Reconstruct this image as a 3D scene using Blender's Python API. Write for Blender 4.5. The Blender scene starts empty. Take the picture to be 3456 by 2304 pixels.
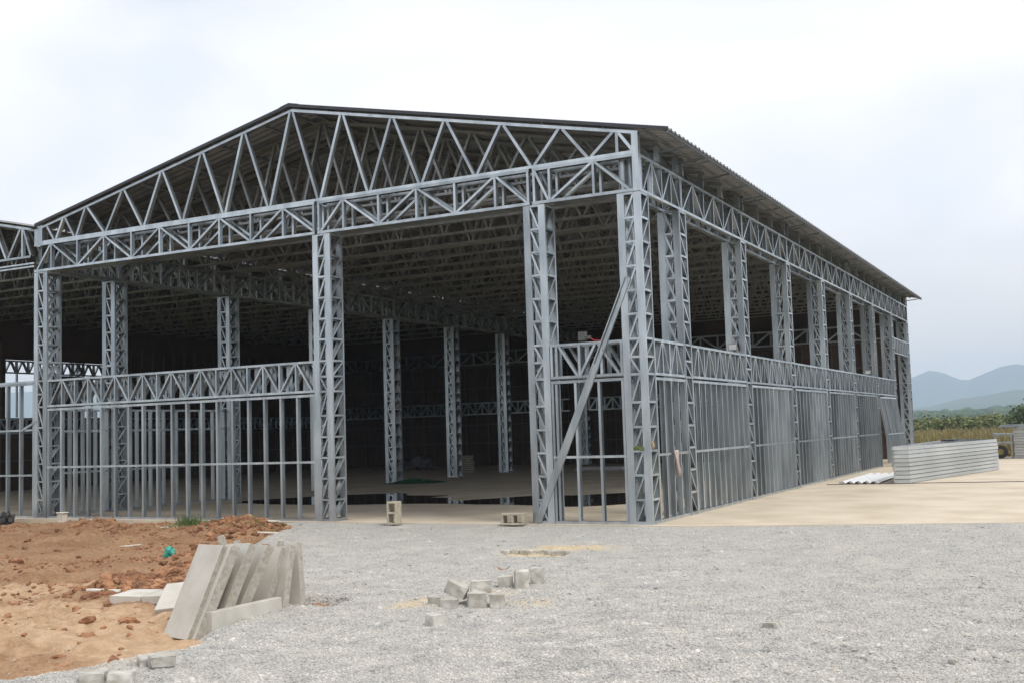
import bpy, bmesh, math, random
import numpy as np
from mathutils import Matrix, Vector

random.seed(7)
rng = np.random.default_rng(7)
scene = bpy.context.scene
col = scene.collection

# ------------------------------------------------------------------ camera
CAM = np.array([6.1882, -16.5492, 1.5102])
YAW, PITCH, ROLL, FPX = -0.478, 0.081, 0.0316, 3754.04
FW = np.array([math.sin(YAW)*math.cos(PITCH), math.cos(YAW)*math.cos(PITCH), math.sin(PITCH)])
RT = np.array([math.cos(YAW), -math.sin(YAW), 0.0])
UP = np.cross(RT, FW)
cr, sr = math.cos(ROLL), math.sin(ROLL)
R2 = cr*RT - sr*UP
U2 = sr*RT + cr*UP
cam_d = bpy.data.cameras.new('camera')
cam_d.sensor_width = 36.0
cam_d.lens = FPX/3456*36
cam_d.clip_start = 0.1
cam_d.clip_end = 30000
cam = bpy.data.objects.new('camera', cam_d)
col.objects.link(cam)
M = Matrix.Identity(4)
for i in range(3):
    M[i][0], M[i][1], M[i][2], M[i][3] = R2[i], U2[i], -FW[i], CAM[i]
cam.matrix_world = M
scene.camera = cam

# ------------------------------------------------------------------ world, sun, exposure
SUN_EL, SUN_AZ = math.radians(57), math.radians(106)     # azimuth from +Y towards +X
SUND = Vector((math.sin(SUN_AZ)*math.cos(SUN_EL), math.cos(SUN_AZ)*math.cos(SUN_EL), math.sin(SUN_EL)))
world = bpy.data.worlds.new('World')
scene.world = world
world.use_nodes = True
wt = world.node_tree
for n in list(wt.nodes): wt.nodes.remove(n)
def wn(t): return wt.nodes.new(t)
out = wn('ShaderNodeOutputWorld')
bg = wn('ShaderNodeBackground'); bg.inputs['Strength'].default_value = 0.12
sky = wn('ShaderNodeTexSky'); sky.sky_type = 'NISHITA'; sky.sun_disc = False
sky.sun_elevation = SUN_EL; sky.sun_rotation = SUN_AZ
sky.air_density = 1.0; sky.dust_density = 3.0
tc = wn('ShaderNodeTexCoord')
mp = wn('ShaderNodeMapping'); mp.inputs['Scale'].default_value = (1.0, 1.0, 2.6)
mp.inputs['Location'].default_value = (0.35, 0.2, 0.1)
nz = wn('ShaderNodeTexNoise'); nz.inputs['Scale'].default_value = 1.9; nz.inputs['Detail'].default_value = 4.0
nz.inputs['Roughness'].default_value = 0.5; nz.inputs['Distortion'].default_value = 0.4
ramp = wn('ShaderNodeValToRGB')
ramp.color_ramp.elements[0].position = 0.34; ramp.color_ramp.elements[0].color = (5.0, 5.3, 5.85, 1)
ramp.color_ramp.elements[1].position = 0.60; ramp.color_ramp.elements[1].color = (6.8, 6.7, 6.85, 1)
sep = wn('ShaderNodeSeparateXYZ')
# thin clouds let a little of the blue sky through
mix = wn('ShaderNodeMix'); mix.data_type = 'RGBA'; mix.inputs['Factor'].default_value = 0.93
# warm pale band of distant cloud low over the horizon, the same all the way round
hz = wn('ShaderNodeMapRange'); hz.inputs['From Min'].default_value = 0.0; hz.inputs['From Max'].default_value = 0.20
hz.inputs['To Min'].default_value = 1.0; hz.inputs['To Max'].default_value = 0.0; hz.interpolation_type = 'SMOOTHSTEP'
mixh = wn('ShaderNodeMix'); mixh.data_type = 'RGBA'
L = wt.links.new
L(tc.outputs['Generated'], mp.inputs['Vector']); L(mp.outputs[0], nz.inputs['Vector'])
L(nz.outputs['Fac'], ramp.inputs['Fac'])
L(tc.outputs['Generated'], sep.inputs[0]); L(sep.outputs['Z'], hz.inputs['Value'])
L(sky.outputs[0], mix.inputs['A']); L(ramp.outputs[0], mix.inputs['B'])
L(hz.outputs[0], mixh.inputs['Factor']); L(mix.outputs['Result'], mixh.inputs['A'])
mixh.inputs['B'].default_value = (6.3, 5.6, 5.0, 1)
L(mixh.outputs['Result'], bg.inputs['Color']); L(bg.outputs[0], out.inputs['Surface'])

sun_d = bpy.data.lights.new('sun', 'SUN')
sun_d.energy = 1.5; sun_d.angle = math.radians(22); sun_d.color = (1.0, 0.95, 0.87)
sun = bpy.data.objects.new('sun', sun_d); col.objects.link(sun)
sun.rotation_euler = SUND.to_track_quat('Z', 'Y').to_euler()
sun.location = (0, 0, 60)

scene.view_settings.view_transform = 'Standard'
scene.view_settings.look = 'None'
scene.view_settings.gamma = 1.0
scene.view_settings.use_curve_mapping = False
scene.view_settings.exposure = 0.60
scene.render.engine = 'CYCLES'
cy = scene.cycles
cy.use_denoising = True
cy.max_bounces = 8; cy.diffuse_bounces = 5; cy.glossy_bounces = 3; cy.volume_bounces = 1; cy.transparent_max_bounces = 6
cy.caustics_reflective = False; cy.caustics_refractive = False
cy.sample_clamp_indirect = 6.0

# ------------------------------------------------------------------ pixel to world (used only to read positions off the photograph at known planes)
def ray(x, y):                       # pixel of a 2352 wide view
    a = (x*3456/2352-1728)/FPX; b = (y*3456/2352-1152)/FPX
    return FW + (a*cr-b*sr)*RT - (a*sr+b*cr)*UP
def at(x, y, ax, val):
    d = ray(x, y); t = (val-CAM[ax])/d[ax]
    return Vector(CAM+t*d)

# ------------------------------------------------------------------ noise helpers
def _h(i, j, s):
    v = np.sin(i*127.1+j*311.7+s*74.7)*43758.5453
    return v-np.floor(v)
def vnoise(x, y, s=0):
    xi, yi = np.floor(x), np.floor(y); fx, fy = x-xi, y-yi
    fx = fx*fx*(3-2*fx); fy = fy*fy*(3-2*fy)
    a = _h(xi, yi, s); b = _h(xi+1, yi, s); c = _h(xi, yi+1, s); d = _h(xi+1, yi+1, s)
    return (a*(1-fx)+b*fx)*(1-fy)+(c*(1-fx)+d*fx)*fy
def fbm(x, y, s=0, o=4, g=0.5):
    t = np.zeros_like(np.asarray(x, dtype=float)); amp = 1; tot = 0
    for k in range(o):
        t += amp*vnoise(x*2**k+17.3*k, y*2**k-9.1*k, s+k); tot += amp; amp *= g
    return t/tot

# ------------------------------------------------------------------ materials
def mat(name, c1, c2=None, scale=6.0, rough=0.8, metal=0.0, bump=0.0, bscale=60.0, detail=5.0, lo=0.35, hi=0.65, stretch=(1, 1, 1), rnd=0.0, spec=0.5):
    m = bpy.data.materials.new(name); m.use_nodes = True
    t = m.node_tree; p = t.nodes['Principled BSDF']
    p.inputs['Roughness'].default_value = rough; p.inputs['Metallic'].default_value = metal
    p.inputs['Specular IOR Level'].default_value = spec
    geo = t.nodes.new('ShaderNodeNewGeometry')
    mpn = t.nodes.new('ShaderNodeMapping'); mpn.inputs['Scale'].default_value = stretch
    t.links.new(geo.outputs['Position'], mpn.inputs['Vector'])
    if c2 is None: c2 = tuple(v*0.8 for v in c1)
    n = t.nodes.new('ShaderNodeTexNoise'); n.inputs['Scale'].default_value = scale; n.inputs['Detail'].default_value = detail
    t.links.new(mpn.outputs[0], n.inputs['Vector'])
    r = t.nodes.new('ShaderNodeValToRGB')
    r.color_ramp.elements[0].position = lo; r.color_ramp.elements[0].color = (*c1, 1)
    r.color_ramp.elements[1].position = hi; r.color_ramp.elements[1].color = (*c2, 1)
    t.links.new(n.outputs['Fac'], r.inputs['Fac'])
    last = r.outputs[0]
    if rnd:
        oi = t.nodes.new('ShaderNodeObjectInfo')
        mr = t.nodes.new('ShaderNodeMapRange'); mr.inputs['To Min'].default_value = 1-rnd; mr.inputs['To Max'].default_value = 1+rnd
        t.links.new(oi.outputs['Random'], mr.inputs['Value'])
        mx = t.nodes.new('ShaderNodeVectorMath'); mx.operation = 'SCALE'
        t.links.new(last, mx.inputs[0]); t.links.new(mr.outputs[0], mx.inputs['Scale'])
        last = mx.outputs[0]
    t.links.new(last, p.inputs['Base Color'])
    if bump:
        bn = t.nodes.new('ShaderNodeTexNoise'); bn.inputs['Scale'].default_value = bscale; bn.inputs['Detail'].default_value = 4
        t.links.new(mpn.outputs[0], bn.inputs['Vector'])
        bp = t.nodes.new('ShaderNodeBump'); bp.inputs['Strength'].default_value = 0.6; bp.inputs['Distance'].default_value = bump
        t.links.new(bn.outputs['Fac'], bp.inputs['Height']); t.links.new(bp.outputs[0], p.inputs['Normal'])
    m['col'] = 0
    return m

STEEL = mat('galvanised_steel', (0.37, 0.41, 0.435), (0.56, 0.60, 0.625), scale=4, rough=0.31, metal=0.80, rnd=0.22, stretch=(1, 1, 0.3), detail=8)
STEEL_SHADED = mat('galvanised_steel_shaded', (0.30, 0.31, 0.31), (0.40, 0.41, 0.41), scale=5, rough=0.5, metal=0.5, rnd=0.08)  # same steel as outside, its colour darkened for the shade under the roof
STEEL_STACK = mat('stacked_galvanised', (0.50, 0.53, 0.54), (0.62, 0.645, 0.65), scale=0.5, rough=0.45, metal=0.6, rnd=0.12)
STUD_SHADED = mat('shaded_stud', (0.13, 0.105, 0.085), (0.17, 0.14, 0.115), rough=0.8)  # galvanised wall studs, the shade they stand in put into the colour
VERGE_SHADE = mat('shaded_roof_edge', (0.045, 0.048, 0.058), (0.06, 0.063, 0.072), rough=0.6)  # shadow on the roof edge put into the colour of both trims
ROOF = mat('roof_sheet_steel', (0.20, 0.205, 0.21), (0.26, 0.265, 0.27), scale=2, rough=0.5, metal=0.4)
CONC_FLOOR = mat('dusty_concrete', (0.51, 0.43, 0.315), (0.655, 0.57, 0.445), scale=0.9, rough=0.85, bump=0.003, bscale=25, detail=12, lo=0.3, hi=0.62)
CONC = mat('precast_concrete', (0.48, 0.455, 0.40), (0.60, 0.575, 0.515), scale=4, rough=0.9, bump=0.003, bscale=90, rnd=0.06)
CONC_EDGE = mat('rough_cast_edge', (0.30, 0.275, 0.225), (0.41, 0.385, 0.335), scale=26, rough=0.95, bump=0.008, bscale=90)
BLOCK = mat('concrete_block', (0.40, 0.36, 0.27), (0.52, 0.47, 0.37), scale=12, rough=0.95, bump=0.004, bscale=120, rnd=0.1)
GRANITE = mat('granite', (0.36, 0.335, 0.285), (0.57, 0.55, 0.50), scale=10, rough=0.85, bump=0.004, bscale=45, rnd=0.12)
SOIL = None
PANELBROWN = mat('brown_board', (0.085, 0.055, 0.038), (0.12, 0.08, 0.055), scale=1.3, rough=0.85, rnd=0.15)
WATER = mat('puddle_water', (0.030, 0.026, 0.020), (0.035, 0.03, 0.024), rough=0.02, spec=0.6)
WHITE = mat('white_sheet', (0.78, 0.79, 0.80), (0.70, 0.71, 0.72), rough=0.5)
GREEN_T = mat('green_tarp', (0.012, 0.085, 0.035), (0.02, 0.12, 0.05), scale=9, rough=0.6)
CYAN = mat('cyan_plastic', (0.02, 0.28, 0.22), (0.06, 0.45, 0.36), scale=30, rough=0.35)
CLOTH = mat('pinkish_cloth', (0.42, 0.33, 0.31), (0.55, 0.45, 0.43), scale=20, rough=0.95)
CLOTHO = mat('tan_cloth', (0.45, 0.30, 0.15), (0.55, 0.42, 0.28), scale=30, rough=0.95)
RUBBER = mat('black_rubber', (0.02, 0.02, 0.02), (0.03, 0.03, 0.03), rough=0.6)
LAMPW = mat('lamp_glass', (0.85, 0.86, 0.88), (0.8, 0.8, 0.82), rough=0.15)
GREYP = mat('grey_plastic', (0.22, 0.22, 0.22), (0.28, 0.28, 0.28), rough=0.5)
DARKP = mat('dark_plastic', (0.09, 0.09, 0.09), (0.12, 0.12, 0.12), rough=0.5)
REDP = mat('red_cable', (0.5, 0.03, 0.02), (0.45, 0.03, 0.02), rough=0.5)
BARK = mat('bark', (0.08, 0.06, 0.04), (0.12, 0.09, 0.06), rough=0.95)
LEAF = mat('bush_leaf', (0.085, 0.118, 0.028), (0.19, 0.20, 0.055), scale=1.1, rough=0.7)
LEAFD = mat('tree_leaf', (0.045, 0.085, 0.018), (0.10, 0.14, 0.035), scale=0.7, rough=0.7)
FOREST = mat('forest_leaf', (0.025, 0.055, 0.022), (0.06, 0.095, 0.035), scale=0.12, rough=0.9)
GRASS = mat('green_grass', (0.07, 0.13, 0.03), (0.16, 0.19, 0.06), scale=6, rough=0.8)
DRYGRASS = mat('dry_grass', (0.30, 0.215, 0.085), (0.22, 0.20, 0.075), scale=0.5, rough=0.9)
MOUNT = mat('mountain_slope', (0.035, 0.06, 0.03), (0.065, 0.085, 0.045), scale=0.006, rough=1.0, detail=8)
FIELD = mat('field_ground', (0.16, 0.125, 0.05), (0.11, 0.12, 0.04), scale=0.08, rough=1.0, detail=8)
DRYLEAF = mat('dry_leaf_brown', (0.25, 0.09, 0.025), (0.35, 0.14, 0.04), scale=40, rough=0.8)
PLASTER = mat('pale_plaster', (0.60, 0.56, 0.48), (0.72, 0.68, 0.60), scale=20, rough=0.9)
SANDS = mat('loose_sand', (0.62, 0.46, 0.26), (0.70, 0.55, 0.34), scale=20, rough=1.0, bump=0.004, bscale=80)
STONE = mat('gravel_stone', (0.36, 0.352, 0.335), (0.55, 0.525, 0.48), scale=4, rough=0.95, rnd=0.24, spec=0.2)
CLOD = mat('soil_clod', (0.17, 0.075, 0.038), (0.38, 0.20, 0.105), scale=5, rough=1.0, rnd=0.25, bump=0.004, bscale=90)

def blend_material(name, attr, base, over):
    """two procedural grounds mixed by a mesh attribute and broken up by noise"""
    m = bpy.data.materials.new(name); m.use_nodes = True
    t = m.node_tree; p = t.nodes['Principled BSDF']; p.inputs['Roughness'].default_value = 0.95
    p.inputs['Specular IOR Level'].default_value = 0.2
    geo = t.nodes.new('ShaderNodeNewGeometry')
    def noise(s, d=5.0, r=0.6):
        n = t.nodes.new('ShaderNodeTexNoise'); n.inputs['Scale'].default_value = s; n.inputs['Detail'].default_value = d
        n.inputs['Roughness'].default_value = r
        t.links.new(geo.outputs['Position'], n.inputs['Vector']); return n
    def ramp2(n, a, b, lo, hi):
        r = t.nodes.new('ShaderNodeValToRGB')
        r.color_ramp.elements[0].position = lo; r.color_ramp.elements[0].color = (*a, 1)
        r.color_ramp.elements[1].position = hi; r.color_ramp.elements[1].color = (*b, 1)
        t.links.new(n.outputs['Fac'] if 'Fac' in n.outputs else n.outputs[0], r.inputs['Fac']); return r
    def mixc(f, a, b, mode='MIX'):
        x = t.nodes.new('ShaderNodeMix'); x.data_type = 'RGBA'; x.blend_type = mode
        if isinstance(f, float): x.inputs['Factor'].default_value = f
        else: t.links.new(f, x.inputs['Factor'])
        t.links.new(a, x.inputs['A']); t.links.new(b, x.inputs['B']); return x.outputs['Result']
    fine = ramp2(noise(base['fine'], 3.0, 0.7), base['a'], base['b'], 0.32, 0.68)
    big = ramp2(noise(base['big'], 5.0), base['c'], base['d'], 0.35, 0.65)
    basec = mixc(base['mix'], fine.outputs[0], big.outputs[0])
    ov = ramp2(noise(over['fine'], 4.0), over['a'], over['b'], 0.35, 0.65)
    at_ = t.nodes.new('ShaderNodeAttribute'); at_.attribute_name = attr
    nn = noise(5.0, 6.0, 0.65)
    ad = t.nodes.new('ShaderNodeMath'); ad.operation = 'ADD'
    t.links.new(at_.outputs['Fac'], ad.inputs[0]); t.links.new(nn.outputs['Fac'], ad.inputs[1])
    sm = t.nodes.new('ShaderNodeMapRange'); sm.inputs['From Min'].default_value = 0.85; sm.inputs['From Max'].default_value = 1.15
    t.links.new(ad.outputs[0], sm.inputs['Value'])
    t.links.new(mixc(sm.outputs[0], basec, ov.outputs[0]), p.inputs['Base Color'])
    b1 = t.nodes.new('ShaderNodeBump'); b1.inputs['Strength'].default_value = 0.8; b1.inputs['Distance'].default_value = base['bump']
    vb = t.nodes.new('ShaderNodeTexVoronoi'); vb.inputs['Scale'].default_value = base['vor']
    t.links.new(geo.outputs['Position'], vb.inputs['Vector'])
    t.links.new(vb.outputs['Distance'], b1.inputs['Height'])
    b2 = t.nodes.new('ShaderNodeBump'); b2.inputs['Strength'].default_value = 0.7; b2.inputs['Distance'].default_value = base['bump2']
    t.links.new(noise(base['bs2'], 5.0).outputs['Fac'], b2.inputs['Height']); t.links.new(b1.outputs[0], b2.inputs['Normal'])
    t.links.new(b2.outputs[0], p.inputs['Normal'])
    return m
GRAVEL = blend_material('crushed_gravel', 'sand',
    dict(fine=70.0, a=(0.30, 0.292, 0.275), b=(0.52, 0.50, 0.46), big=1.6, c=(0.38, 0.372, 0.355), d=(0.58, 0.55, 0.49), mix=0.4, bump=0.010, vor=55.0, bump2=0.05, bs2=6.0),
    dict(fine=9.0, a=(0.55, 0.42, 0.25), b=(0.66, 0.54, 0.36)))
SOIL = blend_material('red_soil', 'pale',
    dict(fine=22.0, a=(0.185, 0.098, 0.052), b=(0.40, 0.245, 0.14), big=1.1, c=(0.21, 0.112, 0.06), d=(0.42, 0.275, 0.165), mix=0.5, bump=0.01, vor=40.0, bump2=0.05, bs2=9.0),
    dict(fine=7.0, a=(0.43, 0.285, 0.17), b=(0.52, 0.37, 0.24)))

# ------------------------------------------------------------------ object helpers
WORLD = {}
def link(name, data, parent=None, M=None, m=None, smooth=False):
    o = bpy.data.objects.new(name, data); col.objects.link(o)
    M = M or Matrix.Identity(4)
    WORLD[o] = M.copy()
    if parent is not None:
        o.parent = parent
        o.matrix_basis = WORLD[parent].inverted() @ M
    else:
        o.matrix_basis = M
    if m is not None and data is not None:
        if len(data.materials) == 0: data.materials.append(m)
    return o
def tag(o, label=None, cat=None, group=None, kind=None):
    if label: o['label'] = label
    if cat: o['category'] = cat
    if group: o['group'] = group
    if kind: o['kind'] = kind
    return o
def T(x, y, z): return Matrix.Translation((x, y, z))
def empty(name, loc):
    o = link(name, None, None, T(*loc)); o.empty_display_size = 0.3
    return o

def unit_channel(name, m):
    t, u = 0.09, 0.045
    prof = [(-.5, 0), (.5, 0), (.5, u), (-.5+t, u), (-.5+t, 1-u), (.5, 1-u), (.5, 1), (-.5, 1)]
    return _extrude(name, prof, m)
def unit_box(name, m):
    return _extrude(name, [(-.5, 0), (.5, 0), (.5, 1), (-.5, 1)], m)
def _extrude(name, prof, m):
    n = len(prof)
    v = [(x, y, 0) for x, y in prof]+[(x, y, 1) for x, y in prof]
    f = [(i, (i+1) % n, n+(i+1) % n, n+i) for i in range(n)]
    if n == 4:
        f += [(3, 2, 1, 0), (4, 5, 6, 7)]
    else:
        for k, o in ((0, 0), (1, n)):
            q = [(0, 1, 2, 3), (0, 3, 4, 7), (7, 4, 5, 6)]
            f += [tuple(o+i for i in (reversed(c) if k == 0 else c)) for c in q]
    me = bpy.data.meshes.new(name); me.from_pydata(v, [], f); me.materials.append(m); me.update()
    return me
U_CH = unit_channel('channel_bar', STEEL)
U_BX = unit_box('box_bar', STEEL)
U_CHI = unit_channel('channel_bar_inner', STEEL_SHADED)
def bar_m(p0, p1, n, w, d, flip=False):
    """bar from p0 to p1; n = outward normal of the wall plane (front face of the bar lies on it); w in plane, d inwards"""
    p0, p1, n = Vector(p0), Vector(p1), Vector(n).normalized()
    z = (p1-p0); ln = z.length; z = z/ln
    y = -(n-n.dot(z)*z).normalized()
    x = y.cross(z)
    if flip: x = -x
    return Matrix(((x.x*w, y.x*d, z.x*ln, p0.x), (x.y*w, y.y*d, z.y*ln, p0.y), (x.z*w, y.z*d, z.z*ln, p0.z), (0, 0, 0, 1)))
class MB:
    def __init__(s): s.v = []; s.f = []
    def mesh(s, me, M):
        b = len(s.v); s.v += [tuple(M @ q.co) for q in me.vertices]; s.f += [tuple(b+i for i in p.vertices) for p in me.polygons]
    def bar(s, p0, p1, n, w, d, ch=True, flip=False): s.mesh(U_CH if ch else U_BX, bar_m(p0, p1, n, w, d, flip))
    def box(s, a, b):
        x0, y0, z0 = a; x1, y1, z1 = b; k = len(s.v)
        s.v += [(x0, y0, z0), (x1, y0, z0), (x1, y1, z0), (x0, y1, z0), (x0, y0, z1), (x1, y0, z1), (x1, y1, z1), (x0, y1, z1)]
        s.f += [(k+i for i in q) for q in ()]
        s.f += [tuple(k+i for i in q) for q in ((0, 3, 2, 1), (4, 5, 6, 7), (0, 1, 5, 4), (1, 2, 6, 5), (2, 3, 7, 6), (3, 0, 4, 7))]
    def quad(s, *p):
        k = len(s.v); s.v += [tuple(q) for q in p]; s.f.append(tuple(range(k, k+len(p))))
    def prism(s, poly, z0, z1):
        k = len(s.v); n = len(poly)
        s.v += [(x, y, z0) for x, y in poly]+[(x, y, z1) for x, y in poly]
        s.f += [tuple(range(k+n-1, k-1, -1)), tuple(range(k+n, k+2*n))]
        s.f += [(k+i, k+(i+1) % n, k+n+(i+1) % n, k+n+i) for i in range(n)]
    def build(s, name, m, parent=None, M=None, smooth=False):
        me = bpy.data.meshes.new(name)
        inv = M.inverted() if M else None
        me.from_pydata([tuple(inv @ Vector(q)) for q in s.v] if inv else s.v, [], s.f)
        me.materials.append(m); me.update()
        if smooth: me.polygons.foreach_set('use_smooth', [True]*len(me.polygons))
        return link(name, me, parent, M)
def bar(name, parent, p0, p1, n, w=0.045, d=0.09, ch=True, flip=False, inner=False):
    return link(name, (U_CHI if inner else U_CH) if ch else U_BX, parent, bar_m(p0, p1, n, w, d, flip))
def fast_mesh(name, V, F, m, smooth=False):
    me = bpy.data.meshes.new(name)
    V = np.asarray(V, dtype=np.float32); F = np.asarray(F, dtype=np.int32)
    me.vertices.add(len(V)); me.vertices.foreach_set('co', V.ravel())
    k = F.shape[1]
    me.loops.add(F.size); me.loops.foreach_set('vertex_index', F.ravel())
    me.polygons.add(len(F)); me.polygons.foreach_set('loop_start', np.arange(0, F.size, k, dtype=np.int32))
    if smooth: me.polygons.foreach_set('use_smooth', np.ones(len(F), dtype=bool))
    me.materials.append(m); me.update(calc_edges=True); me.validate()
    return me
def grid(x0, x1, y0, y1, st):
    xs = np.arange(x0, x1+1e-6, st); ys = np.arange(y0, y1+1e-6, st)
    X, Y = np.meshgrid(xs, ys); ny, nx = X.shape
    i = (np.arange(ny-1)[:, None]*nx+np.arange(nx-1)[None, :]).ravel()
    return X.ravel(), Y.ravel(), np.stack([i, i+1, i+nx+1, i+nx], 1)

# ================================================================== THE SETTING
# the far field, one sheet out past the mountains
mb = MB(); S = 9000
mb.quad((-S, -S, -.36), (S, -S, -.36), (S, S, -.36), (-S, S, -.36))
tag(mb.build('field', FIELD), kind='structure')

# concrete floor slab and the apron on its right
mb = MB()
mb.prism([(-28.3, -.13), (0.0, -.13), (.5, -.17), (5.22, 1.02), (13, 3.1), (13, 29.6), (-28.3, 29.6)], -.32, 0.0)
tag(mb.build('concrete_slab', CONC_FLOOR), kind='structure')

# gravel yard
PIT = (-.36, -3.28); PX, PY = .50, 7.84
def bound_d(X, Y):
    """signed distance-like: positive on the soil side of the gravel edge"""
    py = np.array([-16, -13.0, -11.4, -10.5, -9.75, -9.3, -8.4, -7.9, -5.6, -2.8, -.9, .2])
    px = np.array([-1.8, -.9, -.38, -.16, -.08, -.42, -.60, -.95, -3.2, -5.45, -6.5, -6.7])
    return np.interp(Y, py, px)-X
def gravel_z(X, Y):
    z = -.045+.022*(fbm(X*1.3, Y*1.3, 3, 4)-.5)*2+.030*(fbm(X*5, Y*7, 9, 4, .6)-.5)*2
    z += .035*(fbm(X*.35, Y*.35, 21, 2)-.5)
    d = bound_d(X, Y)+.22*(fbm(X*2.2, Y*2.2, 5, 4)-.5)
    z -= np.clip(d, 0, 2)*.55
    # sunken patch
    e = ((X-PIT[0])/.62)**2+((Y-(PIT[1]-.28))/.42)**2
    z -= .085*np.clip(1.25-e, 0, 1)*np.clip((PIT[1]+.03-Y)/.05, 0, 1)
    # small pit beside the concrete slabs
    e = ((X+PX)/.26)**2+((Y+PY)/.24)**2
    z -= .34*np.clip((1.3-e)*1.6, 0, 1)
    # meets the slab edge
    edge = np.interp(X, [-30, 0, .5, 5.22, 13], [-.13, -.13, -.17, 1.02, 3.1])
    edge = edge+.09*(fbm(X*2.5, Y*0+3, 77, 4)-.35)
    k = np.clip((Y-(edge-.5))/.5, 0, 1)
    z = z*(1-k)+(-.008+.010*(fbm(X*6, Y*6, 2, 3)-.5))*k
    z += .012*k*np.clip(fbm(X*9, Y*9, 78, 2)-.4, 0, 1)
    z -= np.clip((Y-edge)/.12, 0, 1)*.1
    return z
X, Y, F = grid(-8.5, 13.5, -14.5, 3.3, .055)
Z = gravel_z(X, Y)
me = fast_mesh('gravel_yard', np.stack([X, Y, Z], 1), F, GRAVEL, True)
sandm = np.zeros_like(X)
for sx, sy, rx, ry, a in ((PIT[0], PIT[1]-.22, .62, .45, .85), (PIT[0]+.35, PIT[1]+.45, .8, .5, .75), (.55, -7.75, .42, .5, .6), (1.5, -7.35, .45, .4, .5), (.8, -6.9, .6, .4, .5),
                          (4.9, -9.2, 1.0, .5, .35), (-1.0, -6.9, .9, .8, .2), (-.2, -10.6, .5, .8, .5)):
    sandm = np.maximum(sandm, a*np.exp(-(((X-sx)/rx)**2+((Y-sy)/ry)**2)))
sandm = np.maximum(sandm, .22*np.clip((fbm(X*.6, Y*.6, 31, 4)-.45)*5, 0, 1))
a = me.attributes.new('sand', 'FLOAT', 'POINT'); a.data.foreach_set('value', sandm.astype(np.float32))
cd = np.hypot(X-CAM[0], Y-CAM[1])
dens = np.clip(2600*(9.0/np.maximum(cd, 6.5))**2.4, 0, 4200)*(1-.75*np.clip(sandm*1.4, 0, 1))
dens[(bound_d(X, Y) > .25) | (cd > 23)] = 0
dens[(X > 7.2)] = 0
a = me.attributes.new('dens', 'FLOAT', 'POINT'); a.data.foreach_set('value', dens.astype(np.float32))
gravel = tag(link('gravel_yard', me), kind='structure')

crs = 9*np.clip(fbm(X*.5, Y*.5, 95, 3)*3-.9, .1, 1)+55*np.exp(-(((X-4.6)/1.5)**2+((Y+9.0)/.7)**2))+25*np.exp(-(((X-1.0)/1.2)**2+((Y+7.3)/.8)**2))
crs[(bound_d(X, Y) > .1) | (cd > 20) | (X > 7.2)] = 0
a = me.attributes.new('coarse', 'FLOAT', 'POINT'); a.data.foreach_set('value', crs.astype(np.float32))
def scatter(name, me, m, smin, smax, squash, sub, seed, attr='dens', label=None):
    ng = bpy.data.node_groups.new(name, 'GeometryNodeTree')
    ng.interface.new_socket('Geometry', in_out='INPUT', socket_type='NodeSocketGeometry')
    ng.interface.new_socket('Geometry', in_out='OUTPUT', socket_type='NodeSocketGeometry')
    N = ng.nodes.new
    gi, go = N('NodeGroupInput'), N('NodeGroupOutput')
    dp = N('GeometryNodeDistributePointsOnFaces'); dp.inputs['Seed'].default_value = seed
    na = N('GeometryNodeInputNamedAttribute'); na.data_type = 'FLOAT'; na.inputs['Name'].default_value = attr
    ico = N('GeometryNodeMeshIcoSphere'); ico.inputs['Radius'].default_value = 1; ico.inputs['Subdivisions'].default_value = sub
    # knock the ball into an uneven lump
    sp = N('GeometryNodeSetPosition')
    nt = N('ShaderNodeTexNoise'); nt.inputs['Scale'].default_value = 1.3; nt.inputs['Detail'].default_value = 2
    vs = N('ShaderNodeVectorMath'); vs.operation = 'SUBTRACT'; vs.inputs[1].default_value = (.5, .5, .5)
    v2 = N('ShaderNodeVectorMath'); v2.operation = 'SCALE'; v2.inputs['Scale'].default_value = 1.3
    tr = N('GeometryNodeTransform'); tr.inputs['Scale'].default_value = squash
    sm = N('GeometryNodeSetMaterial'); sm.inputs['Material'].default_value = m
    rr = N('FunctionNodeRandomValue'); rr.data_type = 'FLOAT_VECTOR'
    rr.inputs[0].default_value = (-.5, -.5, 0); rr.inputs[1].default_value = (.5, .5, 6.28)
    rs = N('FunctionNodeRandomValue'); rs.data_type = 'FLOAT'; rs.inputs[2].default_value = smin; rs.inputs[3].default_value = smax
    rs.inputs['Seed'].default_value = 5
    ip = N('GeometryNodeInstanceOnPoints')
    l = ng.links.new
    l(gi.outputs[0], dp.inputs['Mesh']); l(na.outputs[0], dp.inputs['Density'])
    l(ico.outputs[0], sp.inputs['Geometry']); l(nt.outputs['Color'], vs.inputs[0]); l(vs.outputs[0], v2.inputs[0]); l(v2.outputs[0], sp.inputs['Offset'])
    l(sp.outputs[0], tr.inputs['Geometry']); l(tr.outputs[0], sm.inputs['Geometry'])
    l(dp.outputs['Points'], ip.inputs['Points']); l(sm.outputs[0], ip.inputs['Instance'])
    l(rr.outputs[0], ip.inputs['Rotation']); l(rs.outputs[1], ip.inputs['Scale'])
    l(ip.outputs[0], go.inputs[0])
    o = link(name, me)
    mod = o.modifiers.new('scatter', 'NODES'); mod.node_group = ng
    return tag(o, label, kind='stuff')
tag(scatter('gravel_stones', me, STONE, .004, .013, (1, .85, .58), 1, 3), 'loose grey crushed stones covering the yard in front of the hangar', 'gravel')

tag(scatter('coarse_stones', me, STONE, .012, .034, (1, .8, .5), 2, 8, 'coarse'), 'scattered larger pale stones standing out of the gravel', 'gravel')

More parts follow.
